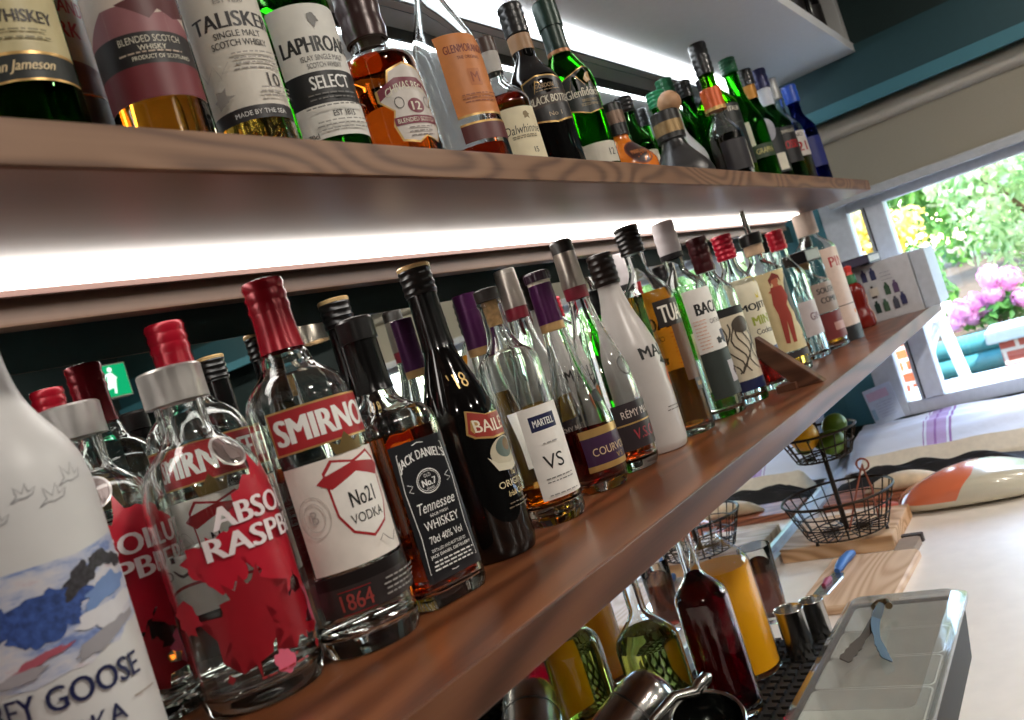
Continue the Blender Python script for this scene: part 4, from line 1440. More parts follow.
# laphroaig
LW = M((224, 222, 214), 0.55)
its = [R(-0.042, 0.042, 0.053, 0.178, LW), R(-0.042, 0.042, 0.084, 0.114, M((22, 22, 22), 0.5)), T('LAPHROAIG', 0.0, 0.1395, 0.072, 0.0150, M((30, 30, 30), 0.5), bold=0.04), T('ISLAY SINGLE MALT', 0.0, 0.1265, 0.042, 0.0052, INK, bold=0.01), T('SCOTCH WHISKY', 0.0, 0.1195, 0.034, 0.0050, INK, bold=0.01),
       T('SELECT', 0.0, 0.1035, 0.038, 0.0125, WHITEINK, bold=0.03), T('EST 1815', 0.004, 0.0735, 0.022, 0.0055, INK), T('70cl', -0.030, 0.0565, 0.010, 0.005, INK), ('poly', splat(0.0, 0.163, 0.006, random.Random(4), 16, 0.6), M((120, 118, 114), 0.5))]
its += lines(0.0, 0.0865, 0.0945, 2, 0.05, M((110, 108, 104), 0.5)) + lines(0.0, 0.058, 0.068, 3, 0.05, M((140, 138, 132), 0.5)) + lines(0.0, 0.078, 0.082, 1, 0.066, M((120, 118, 112), 0.5))
gen('whisky_bottle', 'bright green whisky bottle with white label crossed by a black band', 'bottle', U(0.598, -0.152), 0.30, 0.0365, 0.185, 0.235, 0.015, GREEN, GOLD, 0.15, -0.38, BLACKCAP, 0.255, 0.018, 3, its, GU)
# chivas
CS = M((206, 198, 190), 0.45, name='silvery_label')
crest = [(-0.018, 0.126), (0.0, 0.133), (0.020, 0.128), (0.030, 0.112), (0.028, 0.096), (0.022, 0.090), (0.030, 0.078), (0.026, 0.062), (0.018, 0.052), (0.004, 0.058), (-0.006, 0.052), (-0.022, 0.056), (-0.026, 0.072), (-0.022, 0.086), (-0.034, 0.098), (-0.034, 0.108), (-0.022, 0.112)]
MB_ = M((116, 26, 50), 0.45, name='wine_banner')
its = [('poly', [(x * 1.08, 0.092 + (z - 0.092) * 1.05) for x, z in crest], GOLDINK), ('poly', crest, CS), ('poly', [(-0.034, 0.098), (-0.016, 0.1085), (0.016, 0.1085), (0.032, 0.098), (0.030, 0.110), (0.014, 0.119), (-0.014, 0.119), (-0.034, 0.109)], MB_), T('CHIVAS REGAL', 0.0, 0.1105, 0.054, 0.0085, OW, arch=-0.007, bold=0.02),
       ('ell', 0.002, 0.0885, 0.010, 0.008, MB_), T('12', 0.002, 0.0885, 0.011, 0.009, OW, bold=0.04), R(-0.026, 0.028, 0.070, 0.0785, MB_), T('BLENDED SCOTCH', 0.0, 0.0743, 0.046, 0.0045, OW, bold=0.01), ('ring', -0.016, 0.093, 0.005, 0.006, 0.0008, INK), ('ring', 0.019, 0.093, 0.005, 0.006, 0.0008, INK)]
its += lines(0.0, 0.056, 0.068, 3, 0.03, M((130, 122, 118), 0.5))
b = gen('whisky_bottle', 'round shouldered amber whisky bottle with brown cap and silver crest label', 'bottle', U(0.703, -0.148), 0.250, 0.0425, 0.138, 0.166, 0.0195, CLEAR, RUST, 0.150, -0.25, M((54, 30, 28), 0.3, 0.2, name='dark_brown_foil'), 0.176, 0.0225, 3, its, GU, 48, 2.4)
gen('whisky_bottle', 'brown capped bottle behind the silver crest whisky', 'bottle', U(0.805, -0.064), 0.290, 0.036, 0.17, 0.215, 0.015, CLEAR, GOLD, 0.16, 0, M((86, 44, 28), 0.3, 0.3), 0.225, 0.0185, 3, [R(-0.03, 0.03, 0.05, 0.14, OW)], GUB, 32)
# glenmorangie
its = [R(-0.033, 0.033, 0.094, 0.19, M((206, 128, 66), 0.5, name='amber_paper')), R(-0.033, 0.033, 0.092, 0.0945, GOLDINK), T('GLENMORANGIE', 0.002, 0.171, 0.056, 0.0095, M((120, 44, 34), 0.5), bold=0.02), T('THE ORIGINAL', 0.002, 0.160, 0.030, 0.004, M((130, 60, 36), 0.5)), R(-0.006, 0.010, 0.126, 0.146, M((190, 112, 56), 0.5)), T('M', 0.002, 0.136, 0.010, 0.012, M((150, 76, 44), 0.5)), R(-0.033, 0.033, 0.063, 0.083, M((92, 36, 34), 0.45)), R(-0.033, 0.033, 0.0825, 0.0850, GOLDINK)]
its += lines(0.002, 0.106, 0.118, 3, 0.046, M((140, 74, 40), 0.5))
gen('whisky_bottle', 'tall clear whisky bottle with orange label and nearly empty', 'bottle', U(0.838, -0.150), 0.312, 0.0400, 0.175, 0.270, 0.0145, CLEAR, RUST, 0.06, -0.4, M((200, 120, 60), 0.4), 0.280, 0.0180, 3, its, GU, 52, 0.9)
# dalwhinnie
its = [R(-0.028, 0.030, 0.045, 0.115, CREAM), T('Dalwhinnie', 0.002, 0.0865, 0.050, 0.0110, BLACK, slant=0.15, bold=0.01), ('poly', splat(0.010, 0.104, 0.005, random.Random(3), 14, 0.7), M((130, 110, 70), 0.5)), T('15', 0.010, 0.058, 0.006, 0.007, INK)] + lines(0.0, 0.074, 0.079, 2, 0.034, M((140, 128, 100), 0.5))
b = gen('whisky_bottle', 'small amber whisky bottle with grey neck band and cream label', 'bottle', U(0.940, -0.145), 0.220, 0.0350, 0.125, 0.165, 0.0125, CLEAR, RUST, 0.136, -0.62, M((70, 46, 36), 0.4), 0.199, 0.0140, 0, its, GU, 44, 1.1, sleeve_=(0.172, 0.199, M((186, 180, 172), 0.5)))
# black bottle
its = [('poly', [(-0.032, 0.105), (-0.034, 0.160), (-0.012, 0.166), (0.016, 0.164), (0.034, 0.156), (0.032, 0.104), (0.0, 0.098)], GOLDINK), ('poly', [(-0.0305, 0.107), (-0.0325, 0.158), (-0.012, 0.164), (0.016, 0.162), (0.0325, 0.1545), (0.0305, 0.106), (0.0, 0.1005)], M((26, 24, 24), 0.4)), ('poly', [(-0.032, 0.121), (0.032, 0.126), (0.032, 0.142), (-0.032, 0.138)], M((60, 46, 38), 0.5)),
       T('BLACK BOTTLE', 0.0, 0.1315, 0.060, 0.0105, OW, slant=0.1, bold=0.03), T('GORDON', -0.004, 0.150, 0.026, 0.006, M((170, 140, 100), 0.5)), T('No 1', 0.0, 0.111, 0.018, 0.006, M((190, 170, 140), 0.5))] + lines(0.0, 0.142, 0.146, 1, 0.04, M((150, 126, 90), 0.5))
b = gen('whisky_bottle', 'black glass whisky bottle with black cap and gold edged label', 'bottle', U(1.026, -0.150), 0.279, 0.0375, 0.155, 0.205, 0.0150, BLACKGLASS, None, None, -0.62, BLACKCAP, 0.236, 0.0170, 4, its, GU, 44, 1.2, solid=True)
b.ring(0.212, 0.234, 0.0162, M((168, 128, 90), 0.45), 'neck_band')
# glenfiddich (triangular-ish)
its = [('poly', [(-0.030, 0.128), (-0.030, 0.172), (-0.010, 0.180), (0.012, 0.190), (0.030, 0.190), (0.030, 0.124), (0.0, 0.118)], GOLDINK), ('poly', [(-0.0288, 0.1295), (-0.0288, 0.171), (-0.010, 0.1785), (0.012, 0.1885), (0.0288, 0.1885), (0.0288, 0.126), (0.0, 0.1195)], M((22, 30, 26), 0.4)), T('Glenfiddich', 0.0, 0.1505, 0.054, 0.0125, OW, bold=0.02), T('SINGLE MALT', 0.006, 0.138, 0.026, 0.004, M((170, 150, 110), 0.5)), T('SCOTCH WHISKY', 0.006, 0.132, 0.030, 0.004, M((170, 150, 110), 0.5)), ('poly', [(0.008, 0.163), (0.016, 0.166), (0.012, 0.173), (0.018, 0.180), (0.010, 0.177), (0.004, 0.168)], M((190, 150, 90), 0.4)), ]
b = gen('whisky_bottle', 'tall green whisky bottle with green neck foil and dark shield label', 'bottle', U(1.128, -0.152), 0.303, 0.0375, 0.170, 0.232, 0.0155, GREEN, GOLD, 0.17, -0.65, M((26, 52, 42), 0.35, 0.2, name='dark_green_foil'), 0.262, 0.0185, 0, its, GU, 48, 1.0, sleeve_=(0.226, 0.262, M((24, 46, 38), 0.35, 0.2)), dome=0.003)
b.ring(0.219, 0.226, 0.0175, M((176, 120, 80), 0.4, 0.3), 'copper_band')
b.label([R(-0.028, 0.03, 0.045, 0.076, M((206, 200, 184), 0.5)), T('12', 0.016, 0.060, 0.01, 0.01, INK)], 'foot_label')
# small orange bottle
OR1 = M((206, 92, 30), 0.3, name='orange_lacquer')
b = gen('liqueur_bottle', 'small orange liqueur bottle with black cap and brown oval seal', 'bottle', U(1.222, -0.160), 0.150, 0.0470, 0.046, 0.094, 0.0150, M((232, 126, 40), 0.22, name='orange_glass', coat=0.5), None, None, -0.75, BLACKCAP, 0.098, 0.0180, 0,
    [('ell', 0.010, 0.062, 0.022, 0.022, M((60, 30, 24), 0.4)), ('ring', 0.010, 0.062, 0.022, 0.022, 0.0022, M((120, 60, 36), 0.4)), T('MANDARINE', 0.010, 0.062, 0.03, 0.008, M((190, 120, 70), 0.4)), R(-0.04, 0.05, 0.026, 0.031, M((150, 40, 60), 0.4))], GU, 40, 1.0, solid=True)
lathe('cap_band', [(0.116, 0.0175), (0.116, 0.0186), (0.136, 0.0186), (0.136, 0.0175), (0.116, 0.0175)], M((120, 96, 80), 0.4, 0.4), b.root)
gen('spirit_bottle', 'short green glass bottle with green cap behind the orange liqueur', 'bottle', U(1.428, -0.058), 0.200, 0.0345, 0.10, 0.155, 0.0160, GREEN, None, None, 0, M((34, 120, 76), 0.35), 0.172, 0.0200, 4, None, GUB, 28)
gen('spirit_bottle', 'dark green bottle with black cap behind the black flask', 'bottle', U(1.520, -0.060), 0.236, 0.0368, 0.13, 0.185, 0.0160, DKGREEN, None, None, 0, BLACKCAP, 0.205, 0.0200, 4, [R(-0.03, 0.03, 0.04, 0.12, OW)], GUB, 28)
gen('spirit_bottle', 'green bottle with bright green cap between the black flask and cork ball bottle', 'bottle', U(1.685, -0.066), 0.262, 0.0368, 0.15, 0.205, 0.0160, GREEN, None, None, 0, M((30, 130, 84), 0.35), 0.230, 0.0195, 4, None, GUB, 28)
# black flask
b = gen('liqueur_bottle', 'round black flask bottle with black and gold banded cap', 'bottle', U(1.455, -0.155), 0.160, 0.0560, 0.036, 0.108, 0.0210, M((36, 34, 34), 0.35, name='charcoal_glass'), None, None, -0.7, M((28, 24, 22), 0.35), 0.108, 0.0255, 0, [('ell', 0.0, 0.060, 0.030, 0.030, M((50, 48, 48), 0.4))], GU, 44, 0.95, solid=True)
lathe('gold_band', [(0.118, 0.0252), (0.118, 0.0261), (0.140, 0.0261), (0.140, 0.0252), (0.118, 0.0252)], M((150, 124, 84), 0.4, 0.5), b.root)
# cork ball bottle
b = gen('spirit_bottle', 'pale grey bottle stoppered with a round wooden ball', 'bottle', U(1.605, -0.118), 0.200, 0.0400, 0.085, 0.155, 0.0140, M((176, 180, 182), 0.25, name='grey_glass'), None, None, -0.7, None, None, None, 0, None, GU, 36, 1.0, solid=True)
lathe('ball_stopper', [(0.186, 0.0), (0.188, 0.010), (0.194, 0.0175), (0.204, 0.0225), (0.214, 0.0230), (0.224, 0.0185), (0.231, 0.0100), (0.233, 0.0)], M((186, 142, 104), 0.6, name='turned_wood', var=0.1), b.root)
# orange capsule
b = gen('spirit_bottle', 'dark bottle with orange foil capsule and clear neck', 'bottle', U(1.656, -0.184), 0.212, 0.0356, 0.110, 0.155, 0.0150, CLEAR, DARKLIQ, 0.115, -0.8, M((206, 92, 40), 0.35, 0.2), 0.168, 0.0205, 0, [R(-0.03, 0.03, 0.04, 0.10, M((40, 36, 40), 0.4))], GU, 32, taper=0.05)
b.ring(0.166, 0.173, 0.0214, GOLDINK, 'gold_ring')
# tall green herbal
its = [R(-0.038, 0.045, 0.06, 0.19, M((20, 24, 20), 0.45)), R(0.002, 0.018, 0.05, 0.11, OW), T('ITALIA', 0.014, 0.178, 0.032, 0.010, OW, bold=0.02), ('arc', [(-0.038 + 0.008 * i, 0.150 - 0.004 * math.sin(i * 0.4)) for i in range(10)], 0.0014, M((70, 80, 70), 0.5))]
gen('liqueur_bottle', 'tall yellow green bottle with long black cap, highest of the right hand group', 'bottle', U(1.760, -0.155), 0.335, 0.0425, 0.19, 0.245, 0.0150, LIME, None, None, -0.75, BLACKCAP, 0.268, 0.0185, 5, its, GU, 36, 1.0)
gen('wine_bottle', 'bright green bottle with dark green cap, between the tall black capped and navy capped ones', 'bottle', U(1.935, -0.155), 0.326, 0.0397, 0.16, 0.255, 0.0150, GREEN, None, None, -0.8, M((24, 84, 52), 0.35), 0.292, 0.0185, 5, [R(-0.030, -0.014, 0.10, 0.17, OW), R(-0.036, 0.036, 0.085, 0.115, M((40, 60, 36), 0.5)), T('GRAPPA', 0.004, 0.10, 0.044, 0.012, M((190, 180, 110), 0.5))], GU, 32, 0.9)
gen('spirit_bottle', 'green bottle with black cap behind the tall yellow green one', 'bottle', U(1.842, -0.074), 0.300, 0.0368, 0.18, 0.24, 0.0150, DKGREEN, None, None, 0, BLACKCAP, 0.262, 0.0180, 4, [R(-0.03, 0.03, 0.06, 0.15, OW)], GUB, 28)
gen('spirit_bottle', 'slender green bottle with green foil next to the mirror, behind the orange capsule', 'bottle', U(1.762, -0.064), 0.300, 0.0356, 0.18, 0.24, 0.0150, GREEN, None, None, 0, M((30, 96, 60), 0.35), 0.262, 0.0180, 4, None, GUB, 28)
gen('spirit_bottle', 'green bottle with short black cap behind the bright green one', 'bottle', U(2.030, -0.064), 0.335, 0.0368, 0.18, 0.25, 0.0150, GREEN, None, None, 0, BLACKCAP, 0.290, 0.0185, 4, None, GUB, 28)
gen('vermouth_bottle', 'dark bottle with black cap and gold neck, left of the navy capped bottle', 'bottle', U(2.060, -0.150), 0.318, 0.0391, 0.17, 0.24, 0.0150, DKGREEN, None, None, -0.8, BLACKCAP, 0.278, 0.0185, 4, [R(-0.03, 0.03, 0.055, 0.16, M((30, 34, 36), 0.5)), ('ell', -0.008, 0.16, 0.02, 0.028, M((150, 150, 160), 0.4)), R(-0.005, 0.02, 0.06, 0.1, OW)], GU, 32, sleeve_=(0.245, 0.278, M((176, 120, 40), 0.4, 0.3)))
gen('vermouth_bottle', 'dark bottle with navy cap, white neck and red lettering on its label', 'bottle', U(2.165, -0.155), 0.330, 0.0403, 0.17, 0.235, 0.0155, DKGREEN, None, None, -0.85, M((30, 32, 78), 0.35, 0.2), 0.280, 0.0190, 3, [R(-0.04, 0.045, 0.08, 0.17, M((24, 22, 24), 0.45)), T('ROSSO', 0.006, 0.125, 0.045, 0.02, REDINK, bold=0.05), T('VERMOUTH', 0.006, 0.158, 0.05, 0.008, OW)], GU, 32, sleeve_=(0.236, 0.280, M((206, 210, 220), 0.4)))
gen('vermouth_bottle', 'clear bottle with grey cap and pale label with red figures', 'bottle', U(2.262, -0.155), 0.318, 0.0397, 0.17, 0.23, 0.0135, CLEARG, GOLD, 0.12, -0.85, M((160, 160, 158), 0.35, 0.4), 0.262, 0.0150, 0, [R(-0.035, 0.042, 0.10, 0.165, M((206, 200, 190), 0.5)), T('21', 0.008, 0.125, 0.03, 0.024, REDINK, bold=0.05), T('VINO', 0.0, 0.155, 0.04, 0.010, BI)], GU, 32)
gen('spirit_bottle', 'blue bottle with bright blue cap near the end of the oak shelf', 'bottle', U(2.342, -0.174), 0.300, 0.0368, 0.17, 0.225, 0.0150, BLUEG, None, None, -0.85, M((40, 84, 190), 0.35), 0.252, 0.0185, 3, [R(-0.03, 0.035, 0.07, 0.15, M((30, 40, 110), 0.45)), R(-0.034, -0.02, 0.03, 0.15, M((214, 160, 50), 0.5))], GU, 32)
gen('spirit_bottle', 'black bottle with white letters, left of the bright blue one', 'bottle', U(2.270, -0.075), 0.312, 0.0379, 0.17, 0.23, 0.0150, BLACKGLASS, None, None, -0.5, BLACKCAP, 0.262, 0.0180, 4, [R(-0.03, 0.03, 0.06, 0.15, BLACK), T('GIN', 0.0, 0.1, 0.04, 0.022, WHITEINK, bold=0.05)], GUB, 28, solid=True)
gen('liqueur_bottle', 'dark brown bottle with black cap, last on the oak shelf', 'bottle', U(2.362, -0.100), 0.312, 0.0368, 0.17, 0.23, 0.0140, BROWN, None, None, -0.85, BLACKCAP, 0.262, 0.0170, 4, [R(-0.03, 0.035, 0.06, 0.13, M((60, 30, 24), 0.45)), ('ell', 0.0, 0.16, 0.008, 0.008, GOLDINK)], GUB, 32)

# dark bottles on the white top shelf
for k, x in enumerate((1.86, 1.98, 2.10, 2.22, 2.34, 2.46, 2.57)):
    gen('wine_bottle', ['dark wine bottle standing on the top white shelf'][0], 'bottle', (x, -0.235 + 0.02 * (k % 2), 0.757), 0.30, 0.0380, 0.185, 0.235, 0.0150, M((18, 16, 18), 0.12, name='dark_wine_glass'), None, None, 0, BLACKCAP, 0.25, 0.0165, 0, [R(-0.04, 0.04, 0.06, 0.13, M((40, 36, 36), 0.5))], 'dark bottles on the top white shelf', 24, 1.2, solid=True)

# ================================================================== COUNTER
CTZ = -0.39
# black bar mat
t = thing('bar_mat', 'black rubber bar mat under the juice bottles', 'mat', (0.98, -0.155, CTZ))
bm = bmesh.new()
bx(bm, -0.34, 0.34, -0.13, 0.16, 0.0002, 0.006, 0, 0.002)
for i in range(34):
    for j in range(14):
        x = -0.33 + 0.02 * i
        y = -0.122 + 0.02 * j
        bx(bm, x - 0.006, x + 0.006, y - 0.006, y + 0.006, 0.0055, 0.011)
bm_obj('mat', bm, M((22, 20, 20), 0.6, name='black_rubber'), t, smooth=False)
MZ = CTZ + 0.0112


def carafe(label, x, y, R_, H, sh0, sh1, nr, liqm, lvl, asp=1.0):
    b = Bottle('juice_bottle', label, 'bottle', (x, y, MZ), P_std(R_, sh0, sh1, nr, H, 1.1), 0.0, seg=48, group='juice bottles on the bar mat')
    b.glass(THIN if liqm is OJ else CLEAR, 0.0018 if liqm is OJ else 0.0028, 0.004 if liqm is OJ else 0.010, single=liqm is OJ)
    b.liquid(liqm, lvl, 0.0003, 'juice')
    b.ring(H - 0.006, H + 0.002, nr + 0.0015, CLEAR, 'lip')
    return b


carafe('clear bottle of orange juice on the bar mat', 1.200, -0.108, 0.0500, 0.295, 0.165, 0.222, 0.0145, OJ, 0.168)
carafe('slim bottle of dark red cordial in front of the orange juice', 1.075, -0.130, 0.0385, 0.290, 0.165, 0.208, 0.0125, BEET, 0.204)
carafe('rounded bottle of pale green lime cordial behind the steel shaker', 1.045, -0.042, 0.0470, 0.275, 0.120, 0.172, 0.0130, LIMEJ, 0.142)
# tall glass of brown drink
t = thing('tall_glass', 'tall clear glass half full of dark brown drink, behind the orange juice', 'glass', (1.425, -0.078, CTZ + 0.0002))
lathe('glass', [(0.0, 0.0), (0.0, 0.0235), (0.004, 0.025), (0.134, 0.0300), (0.1355, 0.0295), (0.134, 0.0284), (0.012, 0.0235), (0.010, 0.0)], CLEAR, t, seg=44)
lathe('drink', [(0.0125, 0.0), (0.0125, 0.0230), (0.092, 0.0262), (0.092, 0.0)], COLA, t, seg=44)


# jiggers
def jigger(label, x, y, H, R_):
    t = thing('measure_cup', label, 'cup', (x, y, CTZ + 0.0003), 0, 'steel spirit measures')
    lathe('cup', [(0.0, 0.0), (0.0, R_ * 0.90), (0.002, R_ * 0.93), (H - 0.002, R_), (H, R_ * 1.04), (H + 0.001, R_ * 1.0), (H - 0.002, R_ - 0.0015), (0.003, R_ * 0.90), (0.0025, 0.0)], STEEL, t, seg=40)


jigger('larger steel spirit measure beside the orange juice', 1.246, -0.178, 0.084, 0.0225)
jigger('smaller steel spirit measure behind the larger one', 1.312, -0.192, 0.070, 0.0190)


def along(bm_path, p0, p1):
    """matrix placing local +z from p0 towards p1"""
    d = (Vector(p1) - Vector(p0)).normalized()
    return Matrix.Translation(Vector(p0)) @ d.to_track_quat('Z', 'Y').to_matrix().to_4x4()


# steel shaker tin leaning
t = thing('cocktail_shaker', 'brushed steel cocktail shaker lying tilted at the bottom of the picture', 'shaker', (0.880, -0.034, CTZ + 0.0115))
bm = bmesh.new()
lathe_bm(bm, [(0.0, 0.0), (0.0, 0.037), (0.003, 0.040), (0.06, 0.0415), (0.086, 0.0415), (0.100, 0.0395), (0.110, 0.034), (0.117, 0.024), (0.120, 0.012), (0.121, 0.0)], 56)
mt = along(None, (0.0, 0.0, 0.046), (0.092, -0.050, 0.090))
bmesh.ops.transform(bm, matrix=mt, verts=bm.verts[:])
for v in bm.verts:
    v.co.z = max(0.0002, v.co.z)
bm_obj('tin', bm, STEEL, t)
bm = bmesh.new()
lathe_bm(bm, [(0.060, 0.0416), (0.060, 0.0422), (0.063, 0.0422), (0.063, 0.0416), (0.060, 0.0416)], 56)
bmesh.ops.transform(bm, matrix=mt, verts=bm.verts[:])
bm_obj('seam_ring', bm, M((130, 128, 126), 0.3, 1.0), t)

# citrus press
t = thing('citrus_press', 'steel hinged citrus press with round black bowl in front of the red cordial', 'press', (0.893, -0.182, CTZ + 0.012))
CP = Vector((0.0, 0.0, 0.078))
bm = bmesh.new()
lathe_bm(bm, [(-0.036, 0.0), (-0.034, 0.018), (-0.024, 0.034), (-0.006, 0.042), (0.004, 0.0445), (0.006, 0.0425), (-0.006, 0.039), (-0.022, 0.031), (-0.030, 0.016), (-0.031, 0.0)], 48)
mt = Matrix.Translation(CP) @ Matrix.Rotation(math.radians(-18), 4, 'Y') @ Matrix.Rotation(math.radians(14), 4, 'X')
bmesh.ops.transform(bm, matrix=mt, verts=bm.verts[:])
bm_obj('bowl', bm, M((40, 42, 40), 0.2, 0.9, name='dark_polished_steel'), t)
bm = bmesh.new()
tube(bm, [mt @ Vector((0.044 * math.cos(a), 0.044 * math.sin(a), 0.005)) for a in [2 * PI * i / 40 for i in range(40)]], 0.0028, 8, closed=True)
bm_obj('rim', bm, STEEL, t)
bm = bmesh.new()
tube(bm, [mt @ Vector((0.040, 0.022, 0.006)), mt @ Vector((0.020, 0.046, 0.012)), mt @ Vector((-0.02, 0.060, 0.012)), mt @ Vector((-0.07, 0.064, 0.0)), mt @ Vector((-0.13, 0.066, -0.02))], [0.0075, 0.0070, 0.0065, 0.007, 0.008], 12)
bm_obj('lever', bm, STEEL, t)
bm = bmesh.new()
tube(bm, [mt @ Vector((0.034, 0.026, 0.006)), mt @ Vector((0.047, 0.020, 0.010)), mt @ Vector((0.058, 0.014, 0.012)), mt @ Vector((0.063, 0.0115, 0.012))], [0.006, 0.009, 0.0085, 0.004], 12)
bm_obj('hinge_knob', bm, STEEL, t)
bm = bmesh.new()
tube(bm, [mt @ Vector((-0.045, 0.0, 0.0)), mt @ Vector((-0.075, 0.018, -0.010)), mt @ Vector((-0.13, 0.028, -0.030))], [0.006, 0.006, 0.007], 10)
bm_obj('lower_handle', bm, STEEL, t)
bm = bmesh.new()
lathe_bm(bm, [(-0.077, 0.0), (-0.077, 0.030), (-0.072, 0.030), (-0.066, 0.012), (-0.032, 0.011), (-0.032, 0.0)], 32)
bmesh.ops.transform(bm, matrix=Matrix.Translation(CP), verts=bm.verts[:])
bm_obj('stand', bm, STEEL, t)

# condiment tray
t = thing('condiment_tray', 'black garnish tray with clear plastic lid on the counter', 'tray', (1.075, -0.350, CTZ + 0.0003))
TX, TY, TH = 0.176, 0.076, 0.074
TB_ = M((20, 22, 24), 0.55, name='black_tray_plastic')


def rr(hx, hy, r, z, k=5):
    ps = []
    for cx_, cy__, a0 in ((hx - r, hy - r, 0), (-hx + r, hy - r, 90), (-hx + r, -hy + r, 180), (hx - r, -hy + r, 270)):
        for i in range(k + 1):
            a = math.radians(a0 + 90 * i / k)
            ps.append(Vector((cx_ + r * math.cos(a), cy__ + r * math.sin(a), z)))
    return ps


bm = bmesh.new()
ring_loft(bm, [rr(TX * 0.93, TY * 0.86, 0.01, 0.0), rr(TX, TY, 0.012, TH), rr(TX + 0.004, TY + 0.004, 0.012, TH), rr(TX + 0.004, TY + 0.004, 0.012, TH + 0.004), rr(TX - 0.003, TY - 0.003, 0.012, TH + 0.004), rr(TX * 0.93 - 0.004, TY * 0.86 - 0.004, 0.01, 0.004)], True, True)
bm_obj('tray_body', bm, TB_, t, ang=30)
for k, (xa, xb) in enumerate([(-0.165, -0.086), (-0.080, -0.003), (0.003, 0.080), (0.086, 0.165)]):
    bm = bmesh.new()
    hx, cx_ = (xb - xa) / 2, (xa + xb) / 2
    ring_loft(bm, [rr(hx * 0.9, 0.056, 0.008, 0.012), rr(hx, 0.068, 0.008, TH + 0.003), rr(hx + 0.0015, 0.070, 0.008, TH + 0.003), rr(hx + 0.0015, 0.070, 0.008, TH), rr(hx * 0.9 - 0.001, 0.055, 0.008, 0.011)], True, True)
    bmesh.ops.translate(bm, vec=(cx_, 0, 0), verts=bm.verts[:])
    bm_obj('compartment', bm, M((222, 222, 218), 0.5, name='pale_insert'), t, ang=30)
LID = thin_glass('tray_lid_plastic', (0.97, 0.98, 0.97), 0.14, 0.06)
bm = bmesh.new()
ring_loft(bm, [rr(TX + 0.006, TY + 0.006, 0.013, TH + 0.0045), rr(TX + 0.006, TY + 0.006, 0.013, TH + 0.010), rr(TX - 0.006, TY - 0.006, 0.012, TH + 0.018), rr(TX - 0.010, TY - 0.010, 0.012, TH + 0.020), rr(TX - 0.010, TY - 0.010, 0.012, TH + 0.0190), rr(TX - 0.007, TY - 0.007, 0.012, TH + 0.0170), rr(TX + 0.0035, TY + 0.0035, 0.012, TH + 0.0085), rr(TX + 0.0035, TY + 0.0035, 0.012, TH + 0.0045), rr(TX + 0.006, TY + 0.006, 0.013, TH + 0.0045)], False, False)
f1 = rr(TX - 0.010, TY - 0.010, 0.012, TH + 0.020)
f2 = rr(TX - 0.010, TY - 0.010, 0.012, TH + 0.0190)
bm.faces.new([bm.verts.new(p) for p in f1])
bm.faces.new([bm.verts.new(p) for p in f2])
bmesh.ops.remove_doubles(bm, verts=bm.verts[:], dist=1e-5)
bm_obj('lid', bm, LID, t, ang=30)

# tongs on the lid
t = thing('serving_tongs', 'small serrated metal tongs lying open on the tray lid', 'tongs', (1.10, -0.350, CTZ + TH + 0.0208))
a0 = Vector((0.068, 0.010, 0.012))
for k, (tip, mat) in enumerate([(Vector((-0.085, 0.030, 0.004)), M((42, 32, 22), 0.5, 0.3, name='bronzed_steel')), (Vector((-0.090, -0.022, 0.004)), M((38, 50, 70), 0.45, 0.4, name='blue_steel'))]):
    bm = bmesh.new()
    N = 26
    rings = []
    d = (tip - a0)
    side = Vector((-d.y, d.x, 0)).normalized()
    for i in range(N + 1):
        s_ = i / N
        p = a0 + d * s_ + Vector((0, 0, 0.004 * math.sin(PI * s_))) + side * (0.010 * math.sin(PI * s_) * (1 if k == 0 else -1))
        hw = 0.0038 + 0.0020 * math.sin(PI * min(1, s_ * 1.4)) if s_ < 0.70 else 0.0056
        if s_ > 0.74 and i % 2:
            hw += 0.0020
        sg = 1 if k == 0 else -1
        wv_ = Vector((0, 0.85, 0.50)) * hw
        tn = Vector((0, -0.50, 0.85)) * 0.0007
        p = p + Vector((0, 0, 0.003))
        rings.append([p + wv_ + tn, p + wv_ - tn, p - wv_ - tn, p - wv_ + tn])
    ring_loft(bm, rings)
    for v in bm.verts:
        v.co.z = max(v.co.z, 0.0002)
    bm_obj('arm', bm, mat, t, smooth=False)
bm = bmesh.new()
tube(bm, [a0 + Vector((-0.006, 0.010, 0)), a0 + Vector((0.006, 0.006, 0.001)), a0 + Vector((0.008, -0.004, 0.001)), a0 + Vector((-0.004, -0.009, 0))], 0.005, 8)
bm_obj('spring_bend', bm, M((110, 92, 68), 0.3, 0.9), t)

# chopping boards
BW1 = wood('beech_board', (176, 132, 92), (206, 164, 122), (220, 184, 146), 'Y', 1.0, 0.55)
BW2 = wood('pale_board', (196, 158, 124), (214, 180, 148), (224, 194, 164), 'X', 1.0, 0.55)
t = thing('chopping_board', 'thick wooden board under the wire fruit basket', 'board', (1.826, -0.122, CTZ + 0.0003))
bm = bmesh.new()
bx(bm, -0.105, 0.105, -0.114, 0.116, 0.0, 0.030, 0, 0.004)
bm_obj('board', bm, BW1, t, smooth=False)
t = thing('chopping_board', 'thin pale wooden board under the blue handled knife', 'board', (1.545, -0.205, CTZ + 0.0003), -0.04)
bm = bmesh.new()
ring_loft(bm, [rr(0.125, 0.080, 0.015, 0.0), rr(0.128, 0.083, 0.017, 0.003), rr(0.128, 0.083, 0.017, 0.013), rr(0.125, 0.080, 0.015, 0.016)])
bm_obj('board', bm, BW2, t, smooth=False)
bm = bmesh.new()
ring_loft(bm, [[p + Vector((0.165, -0.050, 0)) for p in rr(0.040, 0.019, 0.012, 0.0005)], [p + Vector((0.165, -0.050, 0)) for p in rr(0.040, 0.019, 0.012, 0.0145)]])
bm_obj('handle', bm, M((150, 128, 108), 0.6, name='worn_board_handle'), t, smooth=False)
